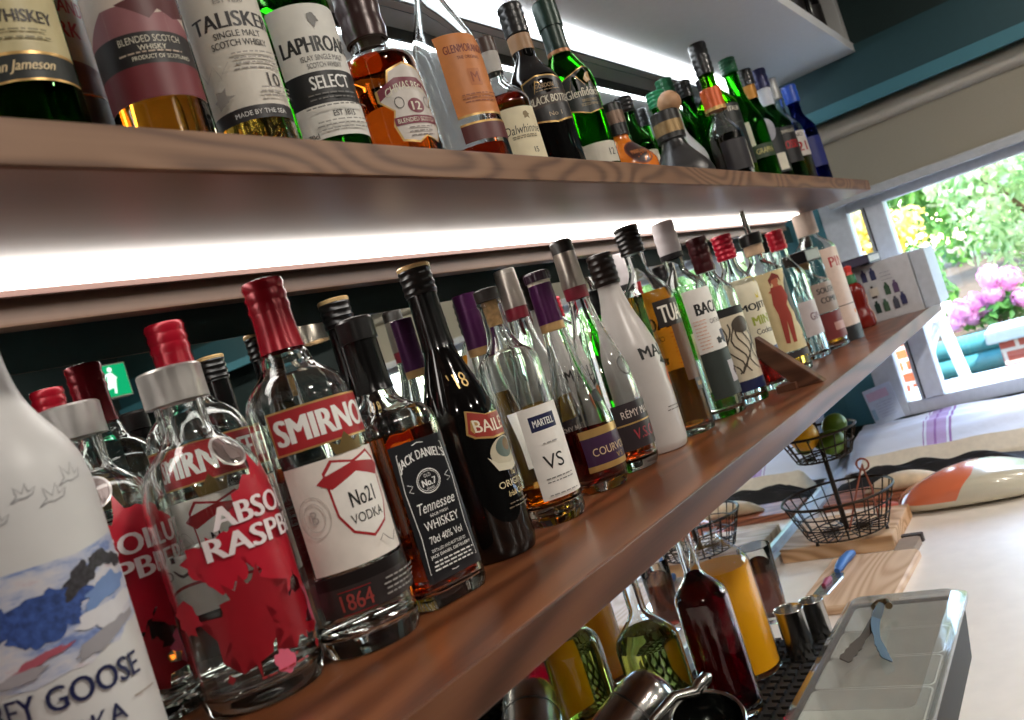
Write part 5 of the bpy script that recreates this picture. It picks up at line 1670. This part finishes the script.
bm = bmesh.new()
ring_loft(bm, [[p + Vector((0.214, -0.050, 0)) for p in rr(0.008, 0.020, 0.004, 0.0003)], [p + Vector((0.214, -0.050, 0)) for p in rr(0.008, 0.020, 0.004, 0.016)]])
bm_obj('handle_end', bm, M((52, 44, 40), 0.5), t, smooth=False)

# knife
t = thing('kitchen_knife', 'small knife with blue handle lying on the pale board', 'knife', (1.575, -0.160, CTZ + 0.0166), math.radians(-6))
bm = bmesh.new()
pf = [(-0.120, 0.002), (-0.100, -0.016), (-0.02, -0.017), (0.0, -0.012), (0.0, 0.011), (-0.05, 0.015), (-0.098, 0.014)]
ring_loft(bm, [[Vector((x, y, 0.0002)) for x, y in pf], [Vector((x, y * 0.9, 0.0022)) for x, y in pf]])
bm_obj('blade', bm, M((186, 186, 184), 0.25, 0.9), t, smooth=False)
bm = bmesh.new()
tube(bm, [(-0.002, 0, 0.006), (0.012, 0, 0.008), (0.045, 0.002, 0.0095), (0.072, 0, 0.0095), (0.088, -0.002, 0.008)], [0.0055, 0.0085, 0.0092, 0.0092, 0.006], 12)
bm_obj('handle', bm, M((58, 106, 176), 0.4, name='blue_handle'), t)
bm = bmesh.new()
tube(bm, [(-0.066, 0.004, 0.0042), (-0.046, 0.004, 0.0052), (-0.030, 0.004, 0.0042)], [0.004, 0.0065, 0.004], 10)
bm_obj('thumb_grip', bm, M((140, 34, 62), 0.4, name='magenta_plastic'), t)

# two tier wire fruit basket
BX, BY, BZ = 1.768, -0.143, CTZ + 0.0308
t = thing('wire_basket', 'dark two tier wire fruit basket on the thick board', 'basket', (BX, BY, BZ))


def circ(r, z, n=48, sq=1.0):
    return [Vector((r * math.cos(2 * PI * i / n), r * math.sin(2 * PI * i / n), z)) for i in range(n)]


def wbasket(r0, r1, z0, z1, nv, rings_, name):
    bm = bmesh.new()
    tube(bm, circ(r1, z1), 0.0030, 6, closed=True)
    bm_obj(name + '_rim', bm, WIRE, t)
    bm = bmesh.new()
    for j in range(rings_):
        s_ = j / rings_
        r = r0 + (r1 - r0) * s_
        tube(bm, circ(r, z0 + (z1 - z0) * s_), 0.0016, 5, closed=True)
    for i in range(nv):
        a = 2 * PI * i / nv
        tube(bm, [(0.02 * math.cos(a), 0.02 * math.sin(a), z0), (r0 * math.cos(a), r0 * math.sin(a), z0), (r1 * math.cos(a), r1 * math.sin(a), z1)], 0.0016, 5)
    for rr_ in (0.025, 0.05):
        tube(bm, circ(rr_, z0), 0.0012, 5, closed=True)
    bm_obj(name + '_wires', bm, WIRE, t)


wbasket(0.082, 0.112, 0.012, 0.088, 24, 3, 'lower')
wbasket(0.056, 0.078, 0.168, 0.222, 18, 2, 'upper')
bm = bmesh.new()
tube(bm, [(0, 0, 0.0115), (0, 0, 0.30)], 0.0050, 8)
bm_obj('post', bm, WIRE, t)
for k in range(3):
    a = 2 * PI * k / 3 + 0.4
    bm = bmesh.new()
    tube(bm, [(0.080 * math.cos(a), 0.080 * math.sin(a), 0.012), (0.080 * math.cos(a), 0.080 * math.sin(a), 0.003)], [0.0025, 0.004], 8)
    bm_obj('foot', bm, WIRE, t)


def citrus(name, label, x, y, z, r, mat, ax, el=1.12):
    t = thing(name, label, name, (x, y, z))
    t.rotation_euler = ax
    path = [(-r * el, 0.0)] + [(-r * el * math.cos(PI * i / 14), r * math.sin(PI * i / 14) ** 0.92) for i in range(1, 14)] + [(r * el, r * 0.10), (r * el * 1.05, r * 0.06), (r * el * 1.05, 0.0)]
    lathe('fruit', path, mat, t, seg=28, ang=60)
    lathe('stem_scar', [(-r * el * 1.015, 0.0), (-r * el * 1.01, r * 0.09), (-r * el * 0.985, r * 0.12), (-r * el * 0.98, 0.0)], M((110, 110, 60), 0.6), t, seg=12)


LM = M((88, 122, 26), 0.4, name='lime_peel', var=0.2, scale=70, bump=0.15)
LY = M((238, 176, 24), 0.4, name='lemon_peel', var=0.08, scale=200, bump=0.25)
z1 = BZ + 0.170
citrus('lime', 'lime at the front right of the upper basket', BX - 0.024, BY - 0.032, z1 + 0.028, 0.0250, LM, (0.6, 1.2, 0.2))
citrus('lime', 'lime on top at the back right of the upper basket', BX + 0.026, BY - 0.032, z1 + 0.052, 0.0240, LM, (1.2, 0.3, 0.8))
citrus('lime', 'lime low at the left of the upper basket, under the lemon', BX + 0.022, BY + 0.040, z1 + 0.023, 0.0195, LM, (0.2, 1.5, 0.4))
citrus('lemon', 'single yellow lemon in the upper wire basket', BX - 0.020, BY + 0.022, z1 + 0.052, 0.0305, LY, (0.5, 1.3, 1.0), 1.25)
citrus('lime', 'lime half hidden behind the basket post', BX + 0.040, BY + 0.006, z1 + 0.022, 0.0175, LM, (0.9, 0.9, 0.1))

# copper tongs standing in lower basket
t = thing('copper_tongs', 'thin copper wire tongs standing in the lower basket', 'tongs', (BX + 0.012, BY - 0.055, BZ + 0.0142))
bm = bmesh.new()
tube(bm, [(-0.035, 0.045, 0.0), (-0.012, 0.012, 0.075), (0.0, -0.004, 0.11), (0.002, -0.010, 0.12), (0.004, -0.008, 0.112), (0.006, -0.012, 0.07), (0.010, -0.006, 0.0)], 0.0022, 6)
bm_obj('wire_arms', bm, M((164, 96, 76), 0.35, 0.7, name='copper_wire'), t)
bm = bmesh.new()
tube(bm, [Vector((0.002, -0.010, 0.120)) + Vector((0.0, 0.012 * math.cos(a), 0.012 * math.sin(a))) for a in [2 * PI * i / 16 for i in range(16)]], 0.0022, 6, closed=True)
bm_obj('ring_handle', bm, M((164, 96, 76), 0.35, 0.7), t)


def sheet(name, x0, x1, y0, y1, hf, mat, nx=36, ny=36, th_=0.003, parent=None):
    bm = bmesh.new()
    top = [[bm.verts.new((x0 + (x1 - x0) * i / nx, y0 + (y1 - y0) * j / ny, hf(i / nx, j / ny) + th_)) for j in range(ny + 1)] for i in range(nx + 1)]
    bot = [[bm.verts.new((v.co.x, v.co.y, v.co.z - th_)) for v in row] for row in top]
    for i in range(nx):
        for j in range(ny):
            bm.faces.new((top[i][j], top[i + 1][j], top[i + 1][j + 1], top[i][j + 1]))
            bm.faces.new((bot[i][j + 1], bot[i + 1][j + 1], bot[i + 1][j], bot[i][j]))
    for i in range(nx):
        bm.faces.new((top[i][0], bot[i][0], bot[i + 1][0], top[i + 1][0]))
        bm.faces.new((top[i + 1][ny], bot[i + 1][ny], bot[i][ny], top[i][ny]))
    for j in range(ny):
        bm.faces.new((top[0][j + 1], bot[0][j + 1], bot[0][j], top[0][j]))
        bm.faces.new((top[nx][j], bot[nx][j], bot[nx][j + 1], top[nx][j + 1]))
    return bm_obj(name, bm, mat, parent, ang=60)


# bag of bread rolls
def bagmat():
    m, n, l, b = nt('printed_bread_bag')
    tc = n.new('ShaderNodeTexCoord')
    sp = n.new('ShaderNodeSeparateXYZ')
    l.new(tc.outputs['Object'], sp.inputs[0])
    nz = n.new('ShaderNodeTexNoise')
    nz.inputs['Scale'].default_value = 9
    l.new(tc.outputs['Object'], nz.inputs['Vector'])
    # orange swoosh towards +y, above a rising edge
    a = n.new('ShaderNodeMath')
    a.operation = 'MULTIPLY_ADD'
    a.inputs[1].default_value = 1.0
    a.inputs[2].default_value = -0.022
    l.new(sp.outputs[1], a.inputs[0])
    c = n.new('ShaderNodeMath')
    c.operation = 'MULTIPLY_ADD'
    c.inputs[1].default_value = 0.03
    l.new(nz.outputs[0], c.inputs[0])
    l.new(a.outputs[0], c.inputs[2])
    z = n.new('ShaderNodeMath')
    z.operation = 'MULTIPLY_ADD'
    z.inputs[1].default_value = 0.9
    z.inputs[2].default_value = -0.055
    l.new(sp.outputs[2], z.inputs[0])
    s = n.new('ShaderNodeMath')
    s.operation = 'ADD'
    l.new(c.outputs[0], s.inputs[0])
    l.new(z.outputs[0], s.inputs[1])
    gt = n.new('ShaderNodeMath')
    gt.operation = 'GREATER_THAN'
    gt.inputs[1].default_value = 0.0
    l.new(s.outputs[0], gt.inputs[0])
    g2 = n.new('ShaderNodeMath')
    g2.operation = 'GREATER_THAN'
    g2.inputs[1].default_value = 0.024
    l.new(sp.outputs[2], g2.inputs[0])
    gm = n.new('ShaderNodeMath')
    gm.operation = 'MULTIPLY'
    l.new(gt.outputs[0], gm.inputs[0])
    l.new(g2.outputs[0], gm.inputs[1])
    r = n.new('ShaderNodeMix')
    r.data_type = 'RGBA'
    r.inputs[6].default_value = lin((206, 200, 180))
    r.inputs[7].default_value = lin((224, 120, 84))
    l.new(gm.outputs[0], r.inputs[0])
    l.new(r.outputs[2], b.inputs['Base Color'])
    b.inputs['Roughness'].default_value = 0.22
    b.inputs['Coat Weight'].default_value = 0.4
    return m


t = thing('bread_bag', 'plastic bag of bread printed white and orange, lying on the counter', 'bag', (1.985, -0.370, CTZ + 0.0003))
bm = bmesh.new()
rings = []
rb = random.Random(7)
NS = 30
for i in range(NS + 1):
    s_ = i / NS
    y = 0.165 - 0.33 * s_
    e = min(1.0, math.sin(PI * min(1, s_ * 1.0 + 0.02)) ** 0.42)
    hx, hz = 0.078 * e + 0.004, 0.036 * e + 0.001
    ring = []
    for k in range(28):
        a = 2 * PI * k / 28
        ca, sa = math.cos(a), math.sin(a)
        x = hx * (abs(ca) ** 0.7) * (1 if ca > 0 else -1)
        z = hz + hz * (abs(sa) ** 0.75) * (1 if sa > 0 else -1)
        wv_ = 0.003 * math.sin(9 * s_ + 3 * a) * (1 if sa > -0.3 else 0)
        ring.append(Vector((x + wv_ + 0.02 * s_, y + 0.01 * math.sin(2 * a) * (1 - e), max(0.0002, z + (wv_ if sa > 0 else 0)))))
    rings.append(ring)
ring_loft(bm, rings)
bm_obj('bag', bm, bagmat(), t, ang=70)
bm = bmesh.new()
rings = []
for i in range(9):
    s_ = i / 8
    rings.append([Vector((0.005 + (0.012 + 0.028 * s_) * math.cos(a), 0.162 + 0.045 * s_, 0.012 + (0.006 + 0.006 * s_) * math.sin(a) + 0.003 * math.sin(4 * a) * s_)) for a in [2 * PI * k / 16 for k in range(16)]])
ring_loft(bm, rings)
for v in bm.verts:
    v.co.z = max(0.0003, v.co.z)
bm_obj('gathered_end', bm, M((206, 104, 84), 0.3, name='pink_orange_film'), t, ang=70)

# black cloth
t = thing('black_cloth', 'crumpled black cloth lying behind the wire basket', 'cloth', (2.28, -0.170, CTZ + 0.0003))
BCL = M((30, 30, 34), 0.85, name='black_cotton')


def hf(i, j):
    e = min(i, 1 - i, j, 1 - j) * 2
    return max(0.0003, min(1, e * 2.2) * (0.030 + 0.005 * math.sin(9 * j + 3 * i) + 0.005 * math.sin(25 * j - 7 * i) + 0.004 * math.sin(40 * i + 8 * j)))


sheet('cloth', -0.07, 0.025, -0.30, 0.185, hf, BCL, 30, 46, 0.003, t)
t = thing('wooden_tray', 'reddish wooden slab lying between the basket and the bread bag', 'board', (2.125, -0.150, CTZ + 0.0003))
bm = bmesh.new()
bx(bm, -0.06, 0.06, -0.16, 0.14, 0.0, 0.018, 0, 0.003)
bm_obj('board', bm, wood('red_brown_board', (110, 58, 38), (146, 84, 58), (168, 104, 74), 'Y', 1.0, 0.5), t, smooth=False)
t = thing('bread_roll', 'pale long bread roll lying on the reddish slab', 'bread', (2.115, -0.200, CTZ + 0.0186))
bm = bmesh.new()
rings = []
for i in range(15):
    s_ = i / 14
    e = max(0.12, math.sin(PI * min(0.985, max(0.015, s_))) ** 0.6)
    rings.append([Vector((0.036 * e * math.cos(a), 0.095 - 0.19 * s_, max(0.0002, 0.017 * e + 0.022 * e * math.sin(a)))) for a in [2 * PI * k / 20 for k in range(20)]])
ring_loft(bm, rings)
bm_obj('crust', bm, M((214, 192, 160), 0.7, name='pale_crust', var=0.15, scale=40), t, ang=70)


# striped tea towel over the things by the window
def towelmat():
    m, n, l, b = nt('striped_linen')
    tc = n.new('ShaderNodeTexCoord')
    sp = n.new('ShaderNodeSeparateXYZ')
    l.new(tc.outputs['Object'], sp.inputs[0])
    r = n.new('ShaderNodeValToRGB')
    mp_ = n.new('ShaderNodeMapRange')
    mp_.inputs[1].default_value = -0.40
    mp_.inputs[2].default_value = 0.40
    l.new(sp.outputs[1], mp_.inputs[0])
    l.new(mp_.outputs[0], r.inputs[0])
    r.color_ramp.interpolation = 'CONSTANT'
    base = lin((214, 220, 232))
    pur = lin((150, 110, 168))
    lil = lin((182, 158, 200))
    el = r.color_ramp.elements
    el[0].position = 0.0
    el[0].color = base
    el[1].position = 0.300
    el[1].color = lil
    for p, c_ in ((0.312, base), (0.605, pur), (0.611, base), (0.619, lil), (0.650, pur), (0.657, lil), (0.680, base), (0.688, pur), (0.694, base), (0.955, lil), (0.965, base)):
        e = el.new(p)
        e.color = c_
    l.new(r.outputs[0], b.inputs['Base Color'])
    b.inputs['Roughness'].default_value = 0.9
    wv_ = n.new('ShaderNodeTexNoise')
    wv_.inputs['Scale'].default_value = 24
    l.new(tc.outputs['Object'], wv_.inputs['Vector'])
    bp = n.new('ShaderNodeBump')
    bp.inputs['Strength'].default_value = 0.35
    bp.inputs['Distance'].default_value = 0.006
    l.new(wv_.outputs[0], bp.inputs['Height'])
    l.new(bp.outputs[0], b.inputs['Normal'])
    return m


t = thing('tea_towel', 'white tea towel with purple stripes spread over the counter by the window', 'towel', (2.53, -0.355, CTZ + 0.0003))


def hf2(i, j):
    ramp = min(1.0, i / 0.55)
    ramp = ramp * ramp * (3 - 2 * ramp)
    edge = min(1.0, (1 - i) / 0.04)
    je = min(1.0, j / 0.05, (1 - j) / 0.04 + 0.35)
    z = (0.016 + 0.062 * ramp * edge) * (0.25 + 0.75 * max(0, je))
    return max(0.0003, z + 0.003 * math.sin(17 * j + 4 * i) * ramp + 0.002 * math.sin(31 * i + 6 * j) * ramp)


sheet('towel', -0.165, 0.160, -0.36, 0.365, hf2, towelmat(), 40, 60, 0.003, t)
t = thing('cream_cloth', 'folded cream cloth under the front edge of the striped towel', 'towel', (2.405, -0.27, CTZ + 0.0002))


def hf3(i, j):
    e = min(1.0, i / 0.12, (1 - i) / 0.05, j / 0.06, (1 - j) / 0.06)
    return max(0.0001, (0.010 + 0.045 * i) * min(1, max(0, e) * 1.0) + 0.0015 * math.sin(20 * j) * max(0, e))


sheet('cloth', -0.093, -0.043, -0.28, 0.24, hf3, M((232, 222, 204), 0.9, name='cream_linen'), 16, 40, 0.003, t)

# leaflet leaning against the window jamb and a white jug
t = thing('leaflet', 'pale blue printed leaflet leaning on the wall beside the window', 'leaflet', (2.640, -0.095, CTZ + 0.085))
bm = bmesh.new()
bx(bm, -0.0008, 0.0008, -0.042, 0.042, 0.0, 0.112, 0)
mt = Matrix.Rotation(math.radians(17), 4, 'Y') @ Matrix.Rotation(math.radians(-10), 4, 'X')
bmesh.ops.transform(bm, matrix=mt, verts=bm.verts[:])
bm_obj('card', bm, M((196, 210, 232), 0.5, name='pale_blue_card'), t, smooth=False)


def lfconv(u, z, off):
    return mt @ Vector((-0.0009 - off, -u, z))


its = [R(-0.036, 0.026, 0.074, 0.100, M((206, 180, 210), 0.5)), R(-0.040, -0.028, 0.016, 0.05, M((150, 186, 212), 0.5))] + lines(0.004, 0.016, 0.066, 6, 0.05, M((150, 160, 200), 0.5))
bm, mats = flat_items(its, lfconv)
bm_obj('printed_side', bm, mats, t)

# ================================================================== OUTSIDE
SOIL = M((96, 78, 62), 0.95, name='soil', var=0.3, scale=14, bump=0.5)
bm = bmesh.new()
NG = 40
gv = [[bm.verts.new((2.96 + 13.0 * i / NG, -7.5 + 14.0 * j / NG, -0.75 if 2.96 + 13.0 * i / NG < 4.5 else (-0.34 + 0.02 * math.sin(i * 1.7) * math.cos(j * 2.3) + max(0, i - 9) * 0.012))) for j in range(NG + 1)] for i in range(NG + 1)]
for i in range(NG):
    for j in range(NG):
        bm.faces.new((gv[i][j], gv[i + 1][j], gv[i + 1][j + 1], gv[i][j + 1]))
o = bm_obj('ground', bm, SOIL, None, world=True)
o['kind'] = 'structure'


def leafmat(name, a, b_, tr=0.35):
    m, n, l, b = nt(name)
    tc = n.new('ShaderNodeTexCoord')
    nz = n.new('ShaderNodeTexNoise')
    nz.inputs['Scale'].default_value = 5
    nz.inputs['Detail'].default_value = 4
    l.new(tc.outputs['Object'], nz.inputs['Vector'])
    r = n.new('ShaderNodeValToRGB')
    r.color_ramp.elements[0].position = 0.35
    r.color_ramp.elements[1].position = 0.65
    r.color_ramp.elements[0].color = lin(a)
    r.color_ramp.elements[1].color = lin(b_)
    l.new(nz.outputs[0], r.inputs[0])
    l.new(r.outputs[0], b.inputs['Base Color'])
    b.inputs['Roughness'].default_value = 0.5
    t_ = n.new('ShaderNodeBsdfTranslucent')
    l.new(r.outputs[0], t_.inputs[0])
    mx = n.new('ShaderNodeMixShader')
    mx.inputs[0].default_value = tr
    l.new(b.outputs[0], mx.inputs[1])
    l.new(t_.outputs[0], mx.inputs[2])
    l.new(mx.outputs[0], n['Material Output'].inputs[0])
    return m


def bush(name, label, cat, c, rad, n_, size, mat, seed, trunk=0.3, parts='foliage'):
    t = thing(name, label, cat, (c[0], c[1], c[2]))
    r = random.Random(seed)
    bm = bmesh.new()
    rx_, ry_, rz_ = rad
    lobes = []
    for k in range(14):
        lobes.append((r.uniform(-0.6, 0.6) * rx_, r.uniform(-0.6, 0.6) * ry_, rz_ + r.uniform(-0.6, 0.6) * rz_, r.uniform(0.35, 0.6)))
    for k in range(n_):
        lx, ly, lz, ls = lobes[k % 14]
        while True:
            d = Vector((r.uniform(-1, 1), r.uniform(-1, 1), r.uniform(-1, 1)))
            if 0.1 < d.length <= 1:
                break
        d = d.normalized() * (r.random() ** 0.35)
        p = Vector((lx + d.x * rx_ * ls, ly + d.y * ry_ * ls, lz + d.z * rz_ * ls))
        nrm = (d + Vector((r.uniform(-.8, .8), r.uniform(-.8, .8), r.uniform(-.2, 1.0)))).normalized()
        u = nrm.cross(Vector((r.uniform(-1, 1), r.uniform(-1, 1), 0.3))).normalized()
        v = nrm.cross(u)
        s_ = size * r.uniform(0.6, 1.25)
        q = [p - u * s_, p - u * s_ * 0.2 + v * s_ * 0.45 + nrm * s_ * 0.1, p + u * s_, p - u * s_ * 0.2 - v * s_ * 0.45 + nrm * s_ * 0.1]
        bm.faces.new([bm.verts.new(x) for x in q])
    bm_obj(parts, bm, mat, t, smooth=False)
    bm = bmesh.new()
    for k in range(5):
        a = 2 * PI * k / 5
        lx, ly, lz, ls = lobes[k]
        tube(bm, [(0.03 * math.cos(a), 0.03 * math.sin(a), -0.05), (lx * 0.4, ly * 0.4, lz * 0.5), (lx, ly, lz)], [0.02, 0.014, 0.005], 6)
    bm_obj('stems', bm, M((110, 86, 62), 0.8), t)
    return t


G1 = leafmat('pale_green_leaves', (120, 164, 84), (196, 220, 150))
G2 = leafmat('mid_green_leaves', (60, 120, 44), (132, 186, 84))
G3 = leafmat('variegated_leaves', (136, 176, 112), (214, 228, 176))
YL = leafmat('yellow_flowers', (240, 214, 90), (250, 234, 140), 0.2)
bush('shrub', 'variegated pale green shrub filling the middle of the window', 'shrub', (5.7, -0.65, -0.28), (0.70, 0.70, 0.50), 5200, 0.035, G3, 1)
bush('shrub', 'tall light green shrub at the right of the window', 'shrub', (6.6, -2.35, -0.28), (0.75, 0.80, 0.95), 5200, 0.05, G1, 2)
bush('shrub', 'mid green hedge shrub at the back behind the others', 'shrub', (8.0, -0.45, -0.30), (0.7, 1.3, 1.00), 5200, 0.06, G2, 3)
bush('shrub', 'yellow flowering shrub beyond the mullion', 'shrub', (6.6, 0.62, 0.08), (0.4, 0.45, 0.24), 1600, 0.045, YL, 4)
bush('shrub', 'low bright green leafy plant beside the pink flowers', 'shrub', (5.05, 0.12, -0.30), (0.22, 0.22, 0.22), 1500, 0.032, G2, 5)
bush('tree', 'tall green tree at the back filling the left pane', 'tree', (13.6, 3.2, -0.30), (0.9, 2.0, 2.0), 4600, 0.08, G2, 6)
bush('tree', 'tall pale green tree at the back right', 'tree', (13.8, -3.6, -0.30), (1.0, 2.2, 2.4), 5200, 0.09, G1, 9)

bush('hedge', 'long tall green hedge closing the garden at the far end', 'hedge', (10.6, -0.6, -0.35), (0.9, 3.4, 1.45), 9000, 0.085, G2, 21)

# hydrangea
t = bush('hydrangea', 'pink flowering hydrangea in front of the shrubs', 'flower', (4.72, -0.25, -0.315), (0.17, 0.24, 0.085), 700, 0.030, G2, 7, parts='leaves')
PK = leafmat('pink_petals', (226, 140, 196), (246, 196, 228), 0.25)
r_ = random.Random(12)
for k, (y, z, R_) in enumerate([(-0.02, 0.15, 0.050), (0.06, 0.13, 0.055), (0.13, 0.115, 0.055), (-0.10, 0.20, 0.058), (-0.03, 0.235, 0.056), (0.02, 0.10, 0.05), (0.09, 0.075, 0.05), (0.17, 0.065, 0.045), (-0.13, 0.10, 0.046), (-0.19, 0.10, 0.046)]):
    bm = bmesh.new()
    c0 = Vector((-0.10 + r_.uniform(-0.03, 0.03), y, z))
    bmesh.ops.create_icosphere(bm, subdivisions=2, radius=R_ * 0.8, matrix=Matrix.Translation(c0))
    for i in range(110):
        d = Vector((r_.gauss(0, 1), r_.gauss(0, 1), r_.gauss(0, 1))).normalized()
        p = c0 + d * R_ * r_.uniform(0.88, 1.05)
        u = d.cross(Vector((r_.uniform(-1, 1), 0.4, r_.uniform(-1, 1)))).normalized()
        v = d.cross(u)
        s_ = 0.0085
        for q in range(4):
            a = PI / 2 * q
            e1 = u * math.cos(a) + v * math.sin(a)
            e2 = u * math.cos(a + PI / 2) + v * math.sin(a + PI / 2)
            bm.faces.new([bm.verts.new(x) for x in (p, p + (e1 * 0.8 - e2 * 0.5) * s_ + d * .001, p + e1 * s_ * 1.4 + d * 0.002, p + (e1 * 0.8 + e2 * 0.5) * s_ + d * .001)])
    bm_obj('flower_head', bm, PK, t, smooth=False)

# turquoise log edging
t = thing('log_edging', 'turquoise painted log edging of the raised flower bed', 'edging', (4.42, 0.10, -0.75))
CY = M((62, 134, 140), 0.6, name='turquoise_paint', var=0.12, scale=20)
for k in range(5):
    bm = bmesh.new()
    tube(bm, [(0.02 * (4 - k) * -0.3, -0.36, 0.05 + 0.088 * k), (0.02 * (4 - k) * -0.3, 1.2, 0.05 + 0.088 * k)], 0.045, 14)
    bm_obj('log', bm, CY, t)


def brickmat(name, c1, c2, mortar):
    m, n, l, b = nt(name)
    tc = n.new('ShaderNodeTexCoord')
    mp = n.new('ShaderNodeMapping')
    mp.inputs['Rotation'].default_value = (PI / 2, 0, PI / 2)
    l.new(tc.outputs['Object'], mp.inputs[0])
    br = n.new('ShaderNodeTexBrick')
    br.inputs['Color1'].default_value = lin(c1)
    br.inputs['Color2'].default_value = lin(c2)
    br.inputs['Mortar'].default_value = lin(mortar)
    br.inputs['Scale'].default_value = 4.6
    br.inputs['Mortar Size'].default_value = 0.035
    cb = n.new('ShaderNodeCombineXYZ')
    sp = n.new('ShaderNodeSeparateXYZ')
    l.new(tc.outputs['Object'], sp.inputs[0])
    l.new(sp.outputs[1], cb.inputs[0])
    l.new(sp.outputs[2], cb.inputs[1])
    l.new(cb.outputs[0], br.inputs['Vector'])
    l.new(br.outputs[0], b.inputs['Base Color'])
    b.inputs['Roughness'].default_value = 0.9
    return m


t = thing('brick_pier', 'low red brick wall with pale coping stone at the right of the window', 'wall', (4.20, -0.78, -0.75))
bm = bmesh.new()
bx(bm, -0.12, 0.12, -0.6, 0.50, 0.0, 0.42, 0, 0.004)
bm_obj('brickwork', bm, brickmat('red_brick', (182, 96, 80), (164, 78, 66), (206, 196, 186)), t, smooth=False)
bm = bmesh.new()
bx(bm, -0.16, 0.16, -0.64, 0.54, 0.421, 0.472, 0, 0.008)
bm_obj('coping', bm, M((136, 150, 156), 0.8, name='coping_stone', bump=0.2), t, smooth=False)
t = thing('brick_house_corner', 'orange brick corner with white render seen through the left panes', 'wall', (4.22, 0.22, -0.75))
bm = bmesh.new()
bx(bm, -0.07, 0.07, -0.13, 0.20, 0.0, 0.53, 0, 0.004)
bm_obj('brickwork', bm, brickmat('orange_brick', (222, 112, 66), (204, 98, 56), (232, 220, 206)), t, smooth=False)
bm = bmesh.new()
bx(bm, -0.085, 0.07, -0.15, 0.22, 0.5305, 0.565, 0, 0.004)
bm_obj('white_cap', bm, M((226, 226, 224), 0.7), t, smooth=False)

# white garden trestle
t = thing('garden_trestle', 'white painted A shaped garden trestle outside the window', 'trestle', (4.0, -0.09, -0.75))
WP = M((236, 238, 240), 0.5, name='white_garden_paint')
for nm, pts in (('leg', [(0, -0.075, 0.0), (0, -0.016, 0.60)]), ('leg', [(0, 0.26, 0.0), (0, 0.0, 0.60)]), ('rail', [(0, 0.118, 0.40), (0, 0.0, 0.56)])):
    bm = bmesh.new()
    tube(bm, pts, 0.024, 4)
    bm_obj(nm, bm, WP, t, smooth=False)
bm = bmesh.new()
bx(bm, -0.25, 0.3, -0.04, 0.03, 0.60, 0.63, 0, 0.003)
bm_obj('top_bar', bm, WP, t, smooth=False)
t = thing('garden_chair', 'rounded white garden chair at the right edge of the view outside', 'chair', (4.85, -0.74, -0.34))
bm = bmesh.new()
tube(bm, [Vector((0, 0.15 * math.cos(a), 0.33 + 0.16 * math.sin(a))) for a in [2 * PI * k / 24 for k in range(24)]], 0.018, 8, closed=True)
bm_obj('backrest', bm, WP, t)
bm = bmesh.new()
lathe_bm(bm, [(0.15, 0.0), (0.15, 0.16), (0.165, 0.17), (0.175, 0.16), (0.175, 0.0)], 24)
bmesh.ops.translate(bm, vec=(0.16, 0, 0), verts=bm.verts[:])
bm_obj('seat', bm, WP, t)
for sx in (0.05, 0.27):
    for sy in (-0.1, 0.1):
        bm = bmesh.new()
        tube(bm, [(sx, sy, 0.0), (sx, sy * 0.9, 0.15)], 0.012, 8)
        bm_obj('leg', bm, WP, t)
